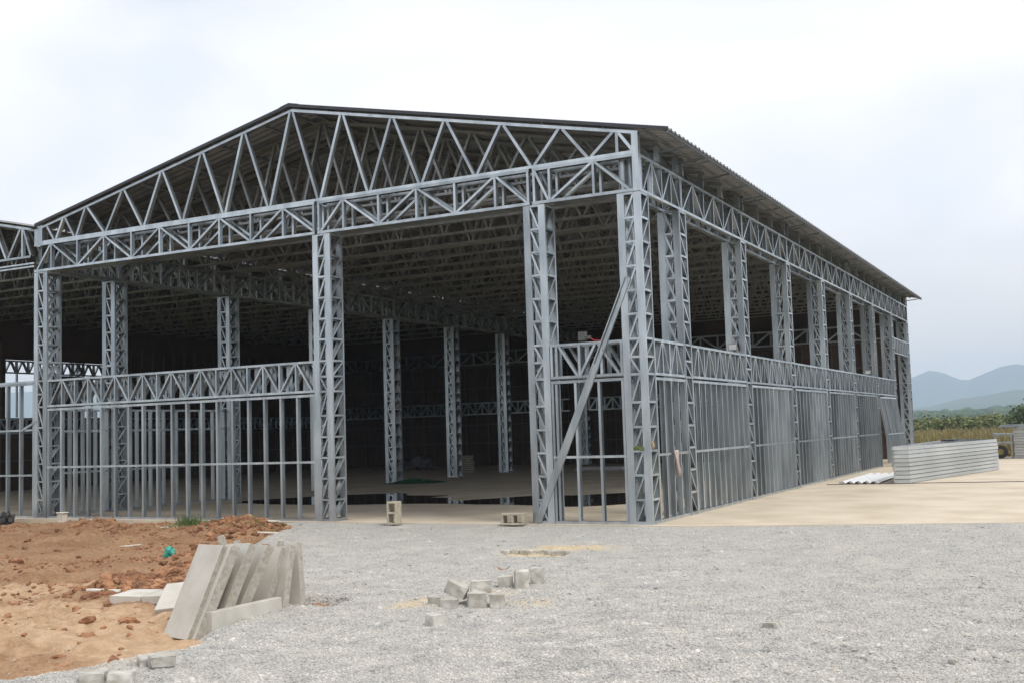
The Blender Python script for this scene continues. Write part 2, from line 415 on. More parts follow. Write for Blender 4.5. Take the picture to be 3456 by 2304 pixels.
# red soil ground
CLODLINE = [tuple(at(x, y, 2, -.14))[:2] for x, y in ((600, 1218), (545, 1232), (500, 1262), (455, 1288), (425, 1306), (390, 1326), (345, 1340), (300, 1352), (240, 1362), (440, 1330))]
PALESPOTS = [tuple(at(x, y, 2, -.15))[:2] for x, y in ((100, 1400), (250, 1420), (330, 1450), (100, 1470), (250, 1480), (20, 1440), (180, 1345), (60, 1360), (420, 1500))]
def soil_z(X, Y):
    z = -.165+.06*(fbm(X*.5, Y*.5, 41, 3)-.5)*2+.075*np.clip((Y+2.6)/1.8, 0, 1)*np.clip((-6.6-X)/.5, 0, 1)-.15*np.clip((X+5.6-.4*Y)/.6, 0, 1)*np.clip((Y+3)/1, 0, 1)
    rough = np.clip(fbm(X*.45, Y*.45, 44, 3)*2.8-.7, 0.3, 1.1)
    z += rough*(.08*(fbm(X*2.6, Y*2.6, 43, 4)-.5)*2+.065*(fbm(X*6, Y*6, 47, 4, .6)-.5)*2+.03*np.abs(fbm(X*14, Y*14, 48, 2)-.5)*2)
    def mound(cx, cy, rx, ry, h):
        e = ((X-cx)/rx)**2+((Y-cy)/ry)**2
        return h*np.exp(-e)*(.55+.9*fbm(X*5, Y*5, 51, 4))
    z += mound(-7.6, -.95, .9, .38, .20)+mound(-6.9, -1.2, .6, .4, .08)+mound(-10.9, -1.15, .6, .42, .15)
    z += mound(-2.9, -6.2, .75, .55, .14)+mound(-2.9, -7.3, .55, .3, .12)+mound(-4.6, -4.1, 1.0, .5, .10)+mound(-1.5, -7.2, .5, .5, .10)
    z += mound(-1.9, -9.9, .7, .2, .05)
    for cx_, cy_ in CLODLINE: z += mound(cx_, cy_, .34, .30, .085)
    
    return z
X, Y, F = grid(-16.5, 1.2, -13.5, -.1, .036)
Zs = soil_z(X, Y)
me = fast_mesh('red_soil', np.stack([X, Y, Zs], 1), F, SOIL, True)
pale = np.zeros_like(X)
for cx_, cy_ in PALESPOTS: pale = np.maximum(pale, .72*np.exp(-(((X-cx_)/1.3)**2+((Y-cy_)/.9)**2)))
for cx_, cy_ in CLODLINE: pale -= .5*np.exp(-(((X-cx_)/.5)**2+((Y-cy_)/.4)**2))
pale = np.clip(pale, 0, .62)
a = me.attributes.new('pale', 'FLOAT', 'POINT'); a.data.foreach_set('value', pale.astype(np.float32))
cl = np.clip(fbm(X*.9, Y*.9, 71, 4)*3.2-1.35, 0.03, 1)
for cx, cy_, rx, ry, h in ((-7.6, -.95, 1.1, .5, 3), (-10.9, -1.15, .8, .5, 2), (-2.9, -6.2, .9, .7, 4), (-2.7, -7.3, .9, .4, 4), (-4.6, -4.1, 1.2, .6, 2.5), (-.36, -7.78, .25, .2, 8)):
    cl += h*np.exp(-(((X-cx)/rx)**2+((Y-cy_)/ry)**2))
cl = cl*130
cl[bound_d(X, Y) < -.35] = 0
a = me.attributes.new('dens', 'FLOAT', 'POINT'); a.data.foreach_set('value', cl.astype(np.float32))
tag(link('red_soil', me), kind='structure')
big = np.zeros_like(X)
for cx, cy_, rx, ry, h in ((-7.6, -.95, .9, .4, 1.6), (-10.9, -1.15, .6, .4, .5), (-2.9, -6.2, .8, .6, 2.0), (-2.9, -7.35, .8, .3, 2.2), (-1.9, -6.9, .6, .5, 1.6), (-4.6, -4.1, 1.2, .6, 1.0), (-1.7, -8.9, .5, .3, .6), (-.36, -7.8, .2, .2, 2)):
    big += h*np.exp(-(((X-cx)/rx)**2+((Y-cy_)/ry)**2))
for cx_, cy_ in CLODLINE: big += 2.2*np.exp(-(((X-cx_)/.38)**2+((Y-cy_)/.30)**2))
big = (big+.05)*36; big[bound_d(X, Y) < -.3] = 0
a = me.attributes.new('lumps', 'FLOAT', 'POINT'); a.data.foreach_set('value', big.astype(np.float32))
crumb = (1-.5*np.clip(bound_d(X, Y), 0, 1))*30*np.clip(fbm(X*.8, Y*.8, 91, 3)*3-.9, 0, 1); crumb[bound_d(X, Y) < -.1] = 0
a = me.attributes.new('crumb', 'FLOAT', 'POINT'); a.data.foreach_set('value', crumb.astype(np.float32))
tag(scatter('plaster_crumbs', me, BLOCK, .004, .016, (1, .7, .5), 1, 15, 'crumb'), 'pale crumbs of plaster and stone sprinkled over the soil', 'rubble')
tag(scatter('soil_lumps', me, CLOD, .03, .085, (1, .8, .62), 3, 12, 'lumps'), 'larger broken lumps of red soil heaped here and there', 'soil')
tag(scatter('soil_clods', me, CLOD, .006, .036, (1, .8, .6), 2, 11), 'crumbled reddish clods strewn over the bare soil', 'soil')
def soil_h(x, y): return float(soil_z(np.array([x]), np.array([y]))[0])
def grav_h(x, y): return float(gravel_z(np.array([x]), np.array([y]))[0])

# puddle on the hall floor
pts = [(-12.9, 5.0), (-11.6, 4.35), (-9.6, 4.05), (-8.6, 4.15), (-6.8, 4.55), (-5.6, 4.3), (-4.7, 4.25), (-3.7, 3.85), (-2.9, 3.75), (-2.2, 4.5), (-2.0, 5.6),
       (-2.6, 7.4), (-3.7, 8.1), (-4.6, 7.3), (-5.6, 7.2), (-6.3, 6.0), (-6.9, 5.4), (-7.4, 6.4), (-8.2, 6.6), (-8.0, 7.4), (-9.2, 7.3), (-10.0, 8.2), (-11.2, 7.7), (-12.2, 6.6)]
pp = []
for i in range(len(pts)):
    p0 = np.array(pts[i-1]); p1 = np.array(pts[i]); p2 = np.array(pts[(i+1) % len(pts)]); p3 = np.array(pts[(i+2) % len(pts)])
    for t in (0, .25, .5, .75):
        q = .5*((2*p1)+(-p0+p2)*t+(2*p0-5*p1+4*p2-p3)*t*t+(-p0+3*p1-3*p2+p3)*t**3)
        pp.append((q[0]+.06*(random.random()-.5), q[1]+.10*(random.random()-.5)))
mb = MB(); mb.prism(pp, .0005, .004)
tag(mb.build('puddle', WATER), kind='structure')

# mountains all round the view, a wooded rise in front of them
az = np.radians(np.linspace(-82, 34, 330)); rr_ = np.array([3250, 3600, 3850, 4050, 4170, 4290, 4400.])
tanaz = np.tan(az)
ph = np.interp(tanaz, [-7, -1.6, -1.3, -1.05, -.8, -.5, -.3, -.2, -.165, -.134, -.121, -.108, -.097, -.089, -.078, -.066, -.054, -.047, -.03, .02, .1, .25, .5, .67],
               [.02, .034, .045, .05, .036, .028, .034, .024, .028, .0365, .0411, .0375, .0318, .0316, .0365, .0410, .0434, .042, .044, .036, .03, .04, .035, .03])
V = []; 
for j, r_ in enumerate(rr_):
    prof = [0.0, .22, .62, 1.0, .85, .45, 0][j]
    n1 = fbm(az*60+j*.9, np.full_like(az, j*1.7), 81, 5)-.5
    h = ph*4050*prof+n1*(34 if j != 3 else 9)*(1 if 0 < j < 6 else 0)
    V.append(np.stack([CAM[0]+r_*np.sin(az), CAM[1]+r_*np.cos(az), h-.3], 1))
V = np.concatenate(V); n = len(az)
i = (np.arange(6)[:, None]*n+np.arange(n-1)[None, :]).ravel()
tag(link('mountains', fast_mesh('mountains', V, np.stack([i, i+1, i+n+1, i+n], 1), MOUNT, True)), kind='structure')

# lower foothills in front of the mountains
rh = np.array([2000, 2200, 2350, 2500, 2700.])
eh = np.interp(tanaz, [-7, -1.2, -.8, -.3, -.15, -.12, -.105, -.09, -.07, -.05, 0, .3, .67], [.012, .02, .015, .013, .010, .0115, .015, .017, .0205, .0225, .019, .014, .015])
V = []
for j, r_ in enumerate(rh):
    h = eh*2350*[0, .6, 1, .6, 0][j]+(fbm(az*90+j, np.full_like(az, j*2.3), 83, 5)-.5)*(9 if 0 < j < 4 else 0)
    V.append(np.stack([CAM[0]+r_*np.sin(az), CAM[1]+r_*np.cos(az), h-.3], 1))
V = np.concatenate(V); i = (np.arange(4)[:, None]*n+np.arange(n-1)[None, :]).ravel()
tag(link('foothills', fast_mesh('foothills', V, np.stack([i, i+1, i+n+1, i+n], 1), MOUNT, True)), kind='structure')

def ico_data(sub):
    bm = bmesh.new(); bmesh.ops.create_icosphere(bm, subdivisions=sub, radius=1)
    v = np.array([q.co[:] for q in bm.verts]); f = np.array([[w.index for w in q.verts] for q in bm.faces]); bm.free()
    return v, f
ICO1, ICO1F = ico_data(1); ICO2, ICO2F = ico_data(2)
Vs, Fs = [], []; k = 0
for i in range(620):
    t = random.uniform(-.36, .12); r_ = random.uniform(520, 900)
    yy = r_; xx = CAM[0]+t*r_
    base = .0105*r_*(.35+.35*math.sin(t*22+1.5)*.4)*((r_-500)/400)
    R = random.uniform(2.6, 5.0)*r_/700
    v = ICO2*(1+.35*(rng.random((len(ICO2), 1))-.5))*np.array([R*1.25, R*1.1, R*.85])
    Vs.append(v+np.array([xx, CAM[1]+yy, base+R*.3-.3])); Fs.append(ICO2F+k); k += len(ICO2)
me = fast_mesh('forest', np.concatenate(Vs), np.concatenate(Fs), FOREST)
tag(link('forest', me), 'dark wooded rise along the foot of the far mountains', 'forest', kind='stuff')

# dry grass on the field beyond the apron
n = 14000
tt = rng.uniform(-.20, .02, n); yy = 30+rng.random(n)**1.4*140
xx = CAM[0]+tt*(yy-CAM[1]); ok = (yy > 31) | (xx > 14); xx, yy = xx[ok], yy[ok]; n = len(xx)
hh = rng.uniform(.35, .95, n); an = rng.uniform(0, 3.14, n); w = rng.uniform(.08, .3, n)
lx = rng.normal(0, .15, n)
V = np.zeros((n, 3, 3)); V[:, 0] = np.stack([xx-np.cos(an)*w, yy-np.sin(an)*w, np.full(n, -.36)], 1)
V[:, 1] = np.stack([xx+np.cos(an)*w, yy+np.sin(an)*w, np.full(n, -.36)], 1); V[:, 2] = np.stack([xx+lx, yy, -.36+hh], 1)
me = fast_mesh('dry_grass', V.reshape(-1, 3), np.arange(3*n).reshape(-1, 3), DRYGRASS)
tag(link('dry_grass', me), 'tall dry brownish grass on the field beyond the apron', 'grass', kind='stuff')

# ================================================================== THE HANGAR
XR, XL, XAPEX = 0.0, -14.05, -6.97
Hb, Hm, ZA, SL = 5.29, 5.91, 7.76, .2152
P0, P, YEND = 1.877, 3.848, 29.14
COLY = [0.0]+[P0+k*P for k in range(7)]+[YEND-.39]
def zc(x): return ZA-SL*abs(x-XAPEX)
def zcl(x): return ZA-SL*abs(x+21.05)       # the neighbouring gable
NF, NR, NB, NLf = (0, -1, 0), (1, 0, 0), (0, 1, 0), (-1, 0, 0)
hangar = empty('steel_hangar', (XAPEX, 14.5, 0))
tag(hangar, 'wide unfinished gabled hangar of bare galvanised steel lattice, its open front facing the yard', 'hangar')
annex = empty('steel_hangar', (-21.05, 14.5, 0))
tag(annex, 'neighbouring bare steel hangar bay cut off by the left edge of the picture', 'hangar')

RUNGS = [.03, .385, .77, 1.15, 1.53, 1.92, 2.365, 2.64, 2.925, 3.32, 3.70, 4.09, 4.48, 4.87, 5.265]
def column(x0, y0, fdir, sdir, detail, parent=hangar, top=Hb):
    Wc, Dc = .40, .39
    mb = MB()
    mb.box((x0-.015, y0-.012, 0.0005), (x0+Wc+.015, y0+Dc+.012, .014))
    c = mb.build('column', STEEL, parent)
    mbl = MB()
    for px in (x0, x0+Wc-.12):
        for side, (py, nrm) in enumerate(((y0, NF), (y0+Dc, NB))):
            bar('post', c, (px+.06, py, .014), (px+.06, py, top-.012), nrm, .12, .045, ch=False)
    for (face, n, u0, u1, sd) in (('f', NF, x0+.12, x0+Wc-.12, fdir), ('b', NB, x0+.12, x0+Wc-.12, fdir), ('r', NR, y0+.045, y0+Dc-.045, sdir), ('l', NLf, y0+.045, y0+Dc-.045, sdir)):
        ind = detail and face in 'fr'
        def pt(u, z):
            return {'f': (u, y0+.004, z), 'b': (u, y0+Dc-.004, z), 'r': (x0+Wc-.004, u, z), 'l': (x0+.004, u, z)}[face]
        dep = .042 if face in 'fbl' else .10
        for i, z in enumerate(RUNGS):
            if z > top: break
            a_, b_ = pt(u0, z), pt(u1, z)
            if ind: bar('rung', c, a_, b_, n, .036, dep)
            else: mbl.bar(a_, b_, n, .036, dep)
            if i+1 < len(RUNGS):
                z2 = RUNGS[i+1]
                s = sd if RUNGS[i] != 2.365 or face in 'rl' else -sd
                ua, ub = (u0, u1) if s > 0 else (u1, u0)
                e = .03 if face in 'fb' else .02
                a_ = pt(ua+(e if ua == u0 else -e)*.3, z+.025); b_ = pt(ub+(e if ub == u0 else -e)*.3, z2-.025)
                a_ = Vector(a_)-Vector(n)*.003; b_ = Vector(b_)-Vector(n)*.003
                if ind: bar('diagonal', c, a_, b_, n, .032, dep-.006, flip=s < 0)
                else: mbl.bar(a_, b_, n, .032, dep-.006)
    l = mbl.build('lacing', STEEL, c); tag(l, kind='stuff')
    return c
column(-.40, 0, 1, 1, True)
column(-2.10, 0, -1, 1, True)
column(-6.52, 0, 1, 1, True)
column(-14.05, 0, -1, 1, True)
for k, y in enumerate(COLY[1:]):
    column(-.40, y, -1 if k not in (2,) else 1, -1, k < 3)
    column(-14.05, y, -1, 1, k < 2)

def lattice(parent, nodes_top, nodes_bot, uprights, z0, z1, plane, n, u0, u1, name='lattice_girder', ind=True, ch=.05, dep=.09, w=.042, extra_diag=(), dbl=False):
    """plane(u, z) -> point.  chords are the part itself, webs its sub-parts"""
    nn = Vector(n)
    g = link(name, None, parent, T(*plane(u0, z0))); g.empty_display_size = .1
    for za, zb in ((z0, z0+ch), (z1-ch, z1)):
        bar('chord', g, plane(u0, (za+zb)/2), plane(u1, (za+zb)/2), n, ch, dep)
    mj = MB()
    def put(kind, a, b, inset, flip=False, ww=w):
        a = Vector(a)-nn*inset; b = Vector(b)-nn*inset
        if ind: bar(kind, g, a, b, n, ww, dep-2*inset, flip=flip)
        else: mj.bar(a, b, n, ww, dep-2*inset, flip=flip)
    zi0, zi1 = z0+ch, z1-ch
    for u in uprights: put('upright', plane(u, zi0), plane(u, zi1), .003, flip=nn.x > .5)
    e = .028
    for b in nodes_bot:
        for t in nodes_top:
            if (b, t) in extra_diag or not extra_diag:
                if abs(b-t) < 1.01*min(abs(b-q) for q in nodes_top if (q-b)*(t-b) > 0):
                    s = 1 if t > b else -1
                    put('web_bar', plane(b+s*e, zi0), plane(t-s*e, zi1), .006, flip=s < 0)
    if mj.v: tag(mj.build('web_bars', STEEL, g), kind='stuff')
    return g
# front girder (front and rear plane)
def fpl(y): return lambda u, z: (u, y, z)
upL = [-13.53+.79*i for i in range(10)]
spans = [(-14.05, -6.46, [-13.53, -11.95, -10.37, -8.79, -7.21], [-14.0, -12.74, -11.16, -9.58, -8.0, -6.44], upL[:-1]+[-6.49]),
         (-6.40, -1.97, [-5.81, -4.22, -2.63], [-6.35, -5.03, -3.43, -2.0], [-6.37, -5.81, -5.03, -4.22, -3.43, -2.63, -2.0]),
         (-1.91, -.115, [-1.90, -.80], [-1.60, -.16], [-1.885, -1.60, -.80])]
for (u0, u1, nt_, nb_, up) in spans:
    lattice(hangar, nt_, nb_, up, Hb, Hm, fpl(0), NF, u0, u1)
    lattice(hangar, nt_, nb_, up, Hb+.002, Hm-.002, fpl(.39), NB, u0, u1, ind=False)
mb = MB(); mb.box((-13.64, .092, Hb+.004), (-.41, .298, Hb+.010)); mb.build('girder_soffit', STEEL, hangar)
mb = MB(); mb.box((-.112, -.003, Hb-.002), (-.001, .10, zc(0)-.03)); mb.box((-.34, .25, Hb), (-.24, .36, Hm-.01)); mb.build('corner_post', STEEL, hangar)
mb = MB(); mb.box((-14.04, -.004, Hm-.02), (-13.80, .11, zc(-13.95)+.0)); mb.build('corner_post', STEEL, hangar)

TOPN = [-6.97, -5.80, -4.69, -3.58, -2.46, -1.36, -.40]
BOTN = [-6.35, -5.23, -4.12, -3.00, -1.90, -.86]
TOPL = [-6.97, -8.14, -9.22, -10.30, -11.39, -12.47, -13.14, -13.70]
BOTL = [-7.54, -8.66, -9.76, -10.83, -11.92, -12.80, -13.42]
def webs(zcf, mir, zb, off=0.0):
    """web lines of one roof truss: list of ((x,z),(x,z)); mir maps x"""
    o = []; e = .035
    def line(b, t):
        s = 1 if t > b else -1
        xb, xt = mir(b+s*e), mir(t-s*e)
        o.append(((xb, zb+.048), (xt, zcf(xt)-.052)))
    for i, b in enumerate(BOTN): line(b, TOPN[i]); line(b, TOPN[i+1])
    for i, b in enumerate(BOTL): line(b, TOPL[i]); line(b, TOPL[i+1])
    x = mir(-.365); o.append(((x, zb+.048), (x, zcf(x)-.052)))
    o.append(((mir(-.10), zb+.048), (mir(-.335), zcf(mir(-.335))-.052)))
    return o
def roof_truss(y, level, parent, zcf=zc, mir=lambda x: x, zb=Hm, xa=XL, xm=XAPEX, xb_=XR, heel=True):
    m = STEEL if level == 0 else STEEL_SHADED; inn = level > 0
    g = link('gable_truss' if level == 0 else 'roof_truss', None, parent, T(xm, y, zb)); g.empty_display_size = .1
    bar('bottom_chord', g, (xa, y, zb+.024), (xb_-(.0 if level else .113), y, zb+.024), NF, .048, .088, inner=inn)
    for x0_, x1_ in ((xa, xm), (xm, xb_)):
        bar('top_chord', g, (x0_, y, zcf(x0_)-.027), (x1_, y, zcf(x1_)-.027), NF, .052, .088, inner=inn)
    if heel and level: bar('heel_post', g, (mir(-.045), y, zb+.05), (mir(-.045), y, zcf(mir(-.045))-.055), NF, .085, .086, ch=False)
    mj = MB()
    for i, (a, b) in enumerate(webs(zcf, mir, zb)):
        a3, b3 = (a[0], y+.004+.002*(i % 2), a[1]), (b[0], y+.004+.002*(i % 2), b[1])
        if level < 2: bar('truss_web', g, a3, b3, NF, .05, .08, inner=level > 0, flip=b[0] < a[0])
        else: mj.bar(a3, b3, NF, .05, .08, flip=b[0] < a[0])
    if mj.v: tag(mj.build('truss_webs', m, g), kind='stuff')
    return g
roof_truss(0, 0, hangar)
ty = [.95]
for k in range(1, 8):
    y = COLY[k]
    ty += [y+.01, y+.30]
    nxt = COLY[k+1]
    ty += [y+.30+(nxt-y-.30)/3, y+.30+(nxt-y-.30)*2/3]
ty.append(YEND-.3)
for i, y in enumerate(ty): roof_truss(y, 1 if i < 8 else 2, hangar)

# side girders on both column lines
def spl(x): return lambda u, z: (x, u, z)
def side_girder(xo, n, xi, ni, parent, indmax):
    for k in range(8):
        u0, u1 = COLY[k]+(.395 if k == 0 else .395), COLY[k+1]-.002
        u0 = COLY[k]+.19 if k else .105
        u1 = COLY[k+1]+.185 if k < 7 else YEND
        nu = 2 if k == 0 else 3
        a0, a1 = u0+.06, u1-.06
        st = (a1-a0)/nu
        bots = [a0+i*st for i in range(nu+1)]; tops = [a0+(i+.5)*st for i in range(nu)]
        ups = [u0+.025]+tops+bots[1:-1]+[u1-.025]
        for pl, nn, ind in ((spl(xo), n, k < indmax), (spl(xi), ni, False)):
            lattice(parent, tops, bots, ups, Hb, Hm-.003, pl, nn, u0, u1, ind=ind, w=.036, ch=.045)
side_girder(-.003, NR, -.392, NLf, hangar, 5)
side_girder(-13.663, NR, -14.04, NLf, hangar, 3)

# wall frames between the columns on the right side
def wall_frame(parent, pl, n, u0, u1, nst, nun, zband=(2.40, 2.94), rail=(1.075,), top=2.30, ind=True, band=True, dep=.09, double=True, flipst=False):
    nn = Vector(n)
    g = link('stud_wall', None, parent, T(*pl(u0, 0))); g.empty_display_size = .1
    bar('track', g, pl(u0, .0225), pl(u1, .0225), n, .043, dep)
    bar('track', g, pl(u0, top), pl(u1, top), n, .045, dep)
    mj = MB()
    for i in range(nst+1):
        u = u0+.025+(u1-u0-.05)*i/nst
        a, b = Vector(pl(u, .046))-nn*.003, Vector(pl(u, top-.024))-nn*.003
        if ind: bar('stud', g, a, b, n, .042, dep-.006, flip=flipst)
        else: mj.bar(a, b, n, .042, dep-.006, flip=flipst)
    if mj.v: tag(mj.build('studs', STEEL, g), kind='stuff')
    for z in rail:
        bar('rail', g, Vector(pl(u0+.003, z))+nn*.004, Vector(pl(u1-.003, z))+nn*.004, n, .04, .018, ch=False)
    if band:
        st = (u1-u0-.1)/nun
        bots = [u0+.05+st*i for i in range(nun+1)]; tops = [u0+.05+st*(i+.5) for i in range(nun)]
        ups = [u0+.022]+tops+bots[1:-1]+[u1-.022]
        lattice(parent, tops, bots, ups, zband[0]-.045, zband[1], pl, n, u0, u1, name='band_lattice', ind=ind, ch=.042, w=.034, dep=dep)
    return g
for k in range(6):
    u0, u1 = COLY[k]+.395, COLY[k+1]-.005
    wall_frame(hangar, spl(-.006), NR, u0, u1, 4 if k == 0 else 10, 2 if k == 0 else 5, ind=k < 5, flipst=True)
# bay beyond the sixth: lattice band only, a loose panel leans there;  last bay: lintel over a doorway
u0, u1 = COLY[6]+.395, COLY[7]-.005
st = (u1-u0-.1)/5
lattice(hangar, [u0+.05+st*(i+.5) for i in range(5)], [u0+.05+st*i for i in range(6)], [u0+.05+st*.5*i for i in range(11)], 2.355, 2.94, spl(-.006), NR, u0, u1, name='band_lattice', ind=False, ch=.042, w=.034)
u0, u1 = COLY[7]+.395, COLY[8]-.005
lattice(hangar, [u0+.05+.65*(i+.5) for i in range(5)], [u0+.05+.65*i for i in range(6)], [u0+.05+.325*i for i in range(11)], 3.91, 4.48, spl(-.006), NR, u0, u1, name='lintel_lattice', ind=False, ch=.042, w=.034)
# front walls
wall_frame(hangar, fpl(.006), NF, -13.645, -6.525, 18, 9)
lattice(hangar, [-13.6+.783*(i+.5) for i in range(9)], [-13.6+.783*i for i in range(10)], [-13.6+.39*i for i in range(18)], 2.356, 2.935, fpl(.386), NB, -13.645, -6.525, name='band_lattice', ind=False, ch=.042, w=.05, dep=.12)
mb = MB()
for za in (2.376, 2.915): mb.box((-13.64, .10, za-.02), (-6.53, .25, za-.012))
mb.build('band_deck', STEEL, hangar)
g = wall_frame(hangar, fpl(.006), NF, -1.695, -.405, 3, 1, band=False)
bar('stud', g, (-1.60, .009, .046), (-1.60, .009, 2.27), NF, .042, .084)
lattice(hangar, [-1.56, -.86], [-1.19, -.46], [-1.67, -1.58, -1.17, -.78, -.43], 2.356, 2.925, fpl(.006), NF, -1.695, -.405, name='band_lattice', ch=.042, w=.042)
lattice(hangar, [-1.50, -.80], [-1.14, -.46], [-1.67, -1.17, -.78, -.43], 2.358, 2.923, fpl(.386), NB, -1.695, -.405, name='band_lattice', ind=False, ch=.042, w=.042)
# inner partition along the left column line
for k in (0, 1):
    wall_frame(hangar, spl(-13.80), NR, COLY[k]+.395, COLY[k+1]-.005, 4 if k == 0 else 8, 1, band=False, rail=(.93, 1.84), ind=False)

# purlins and roof sheets
def purlins(zcf, xs, parent):
    for x in xs:
        bar('purlin', parent, (x, -.02, zcf(x)+.002), (x, YEND+.1, zcf(x)+.002), (0, 0, -1), .05, .036)
purlins(zc, [-13.3, -12.2, -11.1, -10.0, -8.9, -7.8, -7.15, -6.8, -6.1, -5.0, -3.9, -2.8, -1.7, -.6, .12, .48], hangar)
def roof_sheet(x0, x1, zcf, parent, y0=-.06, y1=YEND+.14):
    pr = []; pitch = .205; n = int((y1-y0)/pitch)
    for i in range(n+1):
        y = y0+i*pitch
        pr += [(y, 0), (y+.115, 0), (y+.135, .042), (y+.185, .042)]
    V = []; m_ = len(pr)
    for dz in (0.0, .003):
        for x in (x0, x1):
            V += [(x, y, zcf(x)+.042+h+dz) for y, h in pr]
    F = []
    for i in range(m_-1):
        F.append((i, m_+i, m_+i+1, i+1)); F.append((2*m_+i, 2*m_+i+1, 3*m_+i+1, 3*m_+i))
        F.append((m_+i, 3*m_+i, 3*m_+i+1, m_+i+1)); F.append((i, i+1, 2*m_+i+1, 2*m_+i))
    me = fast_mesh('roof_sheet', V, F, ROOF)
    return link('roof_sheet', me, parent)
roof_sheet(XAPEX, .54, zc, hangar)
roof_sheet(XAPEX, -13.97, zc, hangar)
mb = MB(); zr = ZA+.068
mb.quad((XAPEX, -.075, zr+.03), (XAPEX+.22, -.075, zr-.02), (XAPEX+.22, YEND+.15, zr-.02), (XAPEX, YEND+.15, zr+.03))
mb.quad((XAPEX-.22, -.075, zr-.02), (XAPEX, -.075, zr+.03), (XAPEX, YEND+.15, zr+.03), (XAPEX-.22, YEND+.15, zr-.02))
mb.build('ridge_cap', ROOF, hangar)
mb = MB(); xe = .545
mb.box((xe-.006, -.06, zc(xe)-.025), (xe+.006, YEND+.14, zc(xe)+.012)); mb.build('eave_trim', VERGE_SHADE, hangar)
mb = MB()
for s, xa_, xb_ in ((1, XAPEX, .545), (-1, XAPEX, -13.97)):
    p = [Vector((xa_, -.07, zc(xa_)+.03)), Vector((xb_, -.07, zc(xb_)+.03)), Vector((xb_, -.07, zc(xb_)+.088)), Vector((xa_, -.07, zc(xa_)+.088))]
    q = [v+Vector((0, .012, 0)) for v in p]
    k = len(mb.v); mb.v += [tuple(v) for v in p+q]; mb.f += [tuple(k+i for i in f) for f in ((0, 1, 2, 3), (7, 6, 5, 4), (0, 4, 5, 1), (1, 5, 6, 2), (2, 6, 7, 3), (3, 7, 4, 0))]
mb.build('verge_trim', VERGE_SHADE, hangar)
# eave struts from the heel posts out under the overhang
for y in ty:
    bar('eave_strut', hangar, (-.002, y+.02, zc(0)-.16), (.50, y+.02, zc(.5)-.008), NF, .03, .03)

# back wall: brown boards behind a stud frame
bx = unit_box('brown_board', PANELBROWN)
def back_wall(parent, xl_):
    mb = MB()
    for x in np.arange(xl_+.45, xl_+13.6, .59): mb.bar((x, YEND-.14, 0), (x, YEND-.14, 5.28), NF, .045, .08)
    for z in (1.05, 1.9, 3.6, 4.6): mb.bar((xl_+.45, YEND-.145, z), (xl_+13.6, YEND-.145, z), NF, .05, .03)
    back = mb.build('back_wall_frame', STUD_SHADED, parent)
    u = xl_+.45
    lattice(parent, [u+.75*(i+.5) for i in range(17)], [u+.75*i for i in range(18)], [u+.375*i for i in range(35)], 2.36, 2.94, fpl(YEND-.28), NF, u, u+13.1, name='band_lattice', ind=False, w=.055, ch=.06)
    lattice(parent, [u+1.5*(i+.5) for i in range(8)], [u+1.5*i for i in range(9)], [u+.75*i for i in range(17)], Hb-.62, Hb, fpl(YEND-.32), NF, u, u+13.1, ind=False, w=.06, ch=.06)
    bk = MB(); bk.box((xl_+.05, YEND-.002, 0), (xl_+14.04, YEND+.012, 5.9)); bk.build('leak_blocker', PANELBROWN, parent)  # unseen sheet added behind the boards to block daylight at their seams
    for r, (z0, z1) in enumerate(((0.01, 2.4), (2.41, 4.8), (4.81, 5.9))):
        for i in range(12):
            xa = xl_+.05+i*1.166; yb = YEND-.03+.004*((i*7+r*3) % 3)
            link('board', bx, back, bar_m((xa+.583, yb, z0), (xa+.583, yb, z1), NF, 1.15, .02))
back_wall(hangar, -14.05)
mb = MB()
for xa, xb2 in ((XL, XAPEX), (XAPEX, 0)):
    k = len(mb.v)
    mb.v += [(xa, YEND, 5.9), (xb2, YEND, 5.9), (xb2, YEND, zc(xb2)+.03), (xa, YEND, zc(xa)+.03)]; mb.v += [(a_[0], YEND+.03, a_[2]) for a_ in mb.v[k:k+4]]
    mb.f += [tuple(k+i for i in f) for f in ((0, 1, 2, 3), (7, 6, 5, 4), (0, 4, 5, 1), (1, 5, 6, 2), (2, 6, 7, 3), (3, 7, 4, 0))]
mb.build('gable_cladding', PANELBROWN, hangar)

# ------------------------------------------------------------------ the neighbouring bay at the left
AX = -21.05
mirL = lambda x: x+(AX-XAPEX)       # same truss shifted one bay to the left
zbL = 5.63
roof_truss(0, 0, annex, zcl, mirL, zbL, -28.1, AX, -14.06)
ya = [COLY[1], 3.3, 4.6, COLY[2], 7.1, 8.4, COLY[3], 10.9, 12.2, COLY[4], 14.8, 16, COLY[5], 18.6, 19.9, COLY[6], 23, 25, COLY[7], 27]
for y in ya: roof_truss(y, 2, annex, zcl, mirL, Hm, -28.1, AX, -14.06)
roof_sheet(AX, -14.13, zcl, annex); roof_sheet(AX, -28.6, zcl, annex)
purlins(zcl, [-27.5, -26, -24.4, -22.8, -21.3, -20.5, -19.2, -17.9, -16.6, -15.3, -14.4], annex)
mb = MB()      # valley gutter, with a few slits where daylight gets in
mb.quad((-14.16, -.06, zc(-14)+.00), (-13.94, -.06, zc(-14)+.0), (-13.94, YEND+.1, zc(-14)+.0), (-14.16, YEND+.1, zc(-14)+.0))
mb.build('valley_gutter', ROOF, annex)
mb = MB()
for z in (5.43, 5.50): mb.bar((-28, .002, z), (-14.06, .002, z), NF, .035, .08)
mb.bar((-28, .002, 2.92), (-14.06, .002, 2.92), NF, .045, .09)
mb.build('front_girder', STEEL, annex)
g = wall_frame(annex, fpl(.01), NF, -20.0, -14.06, 14, 1, band=False, rail=(.91, 1.88), top=2.88)
bar('brace', g, (-14.42, -.012, 1.88), (-13.96, -.012, 2.06), NF, .05, .02)
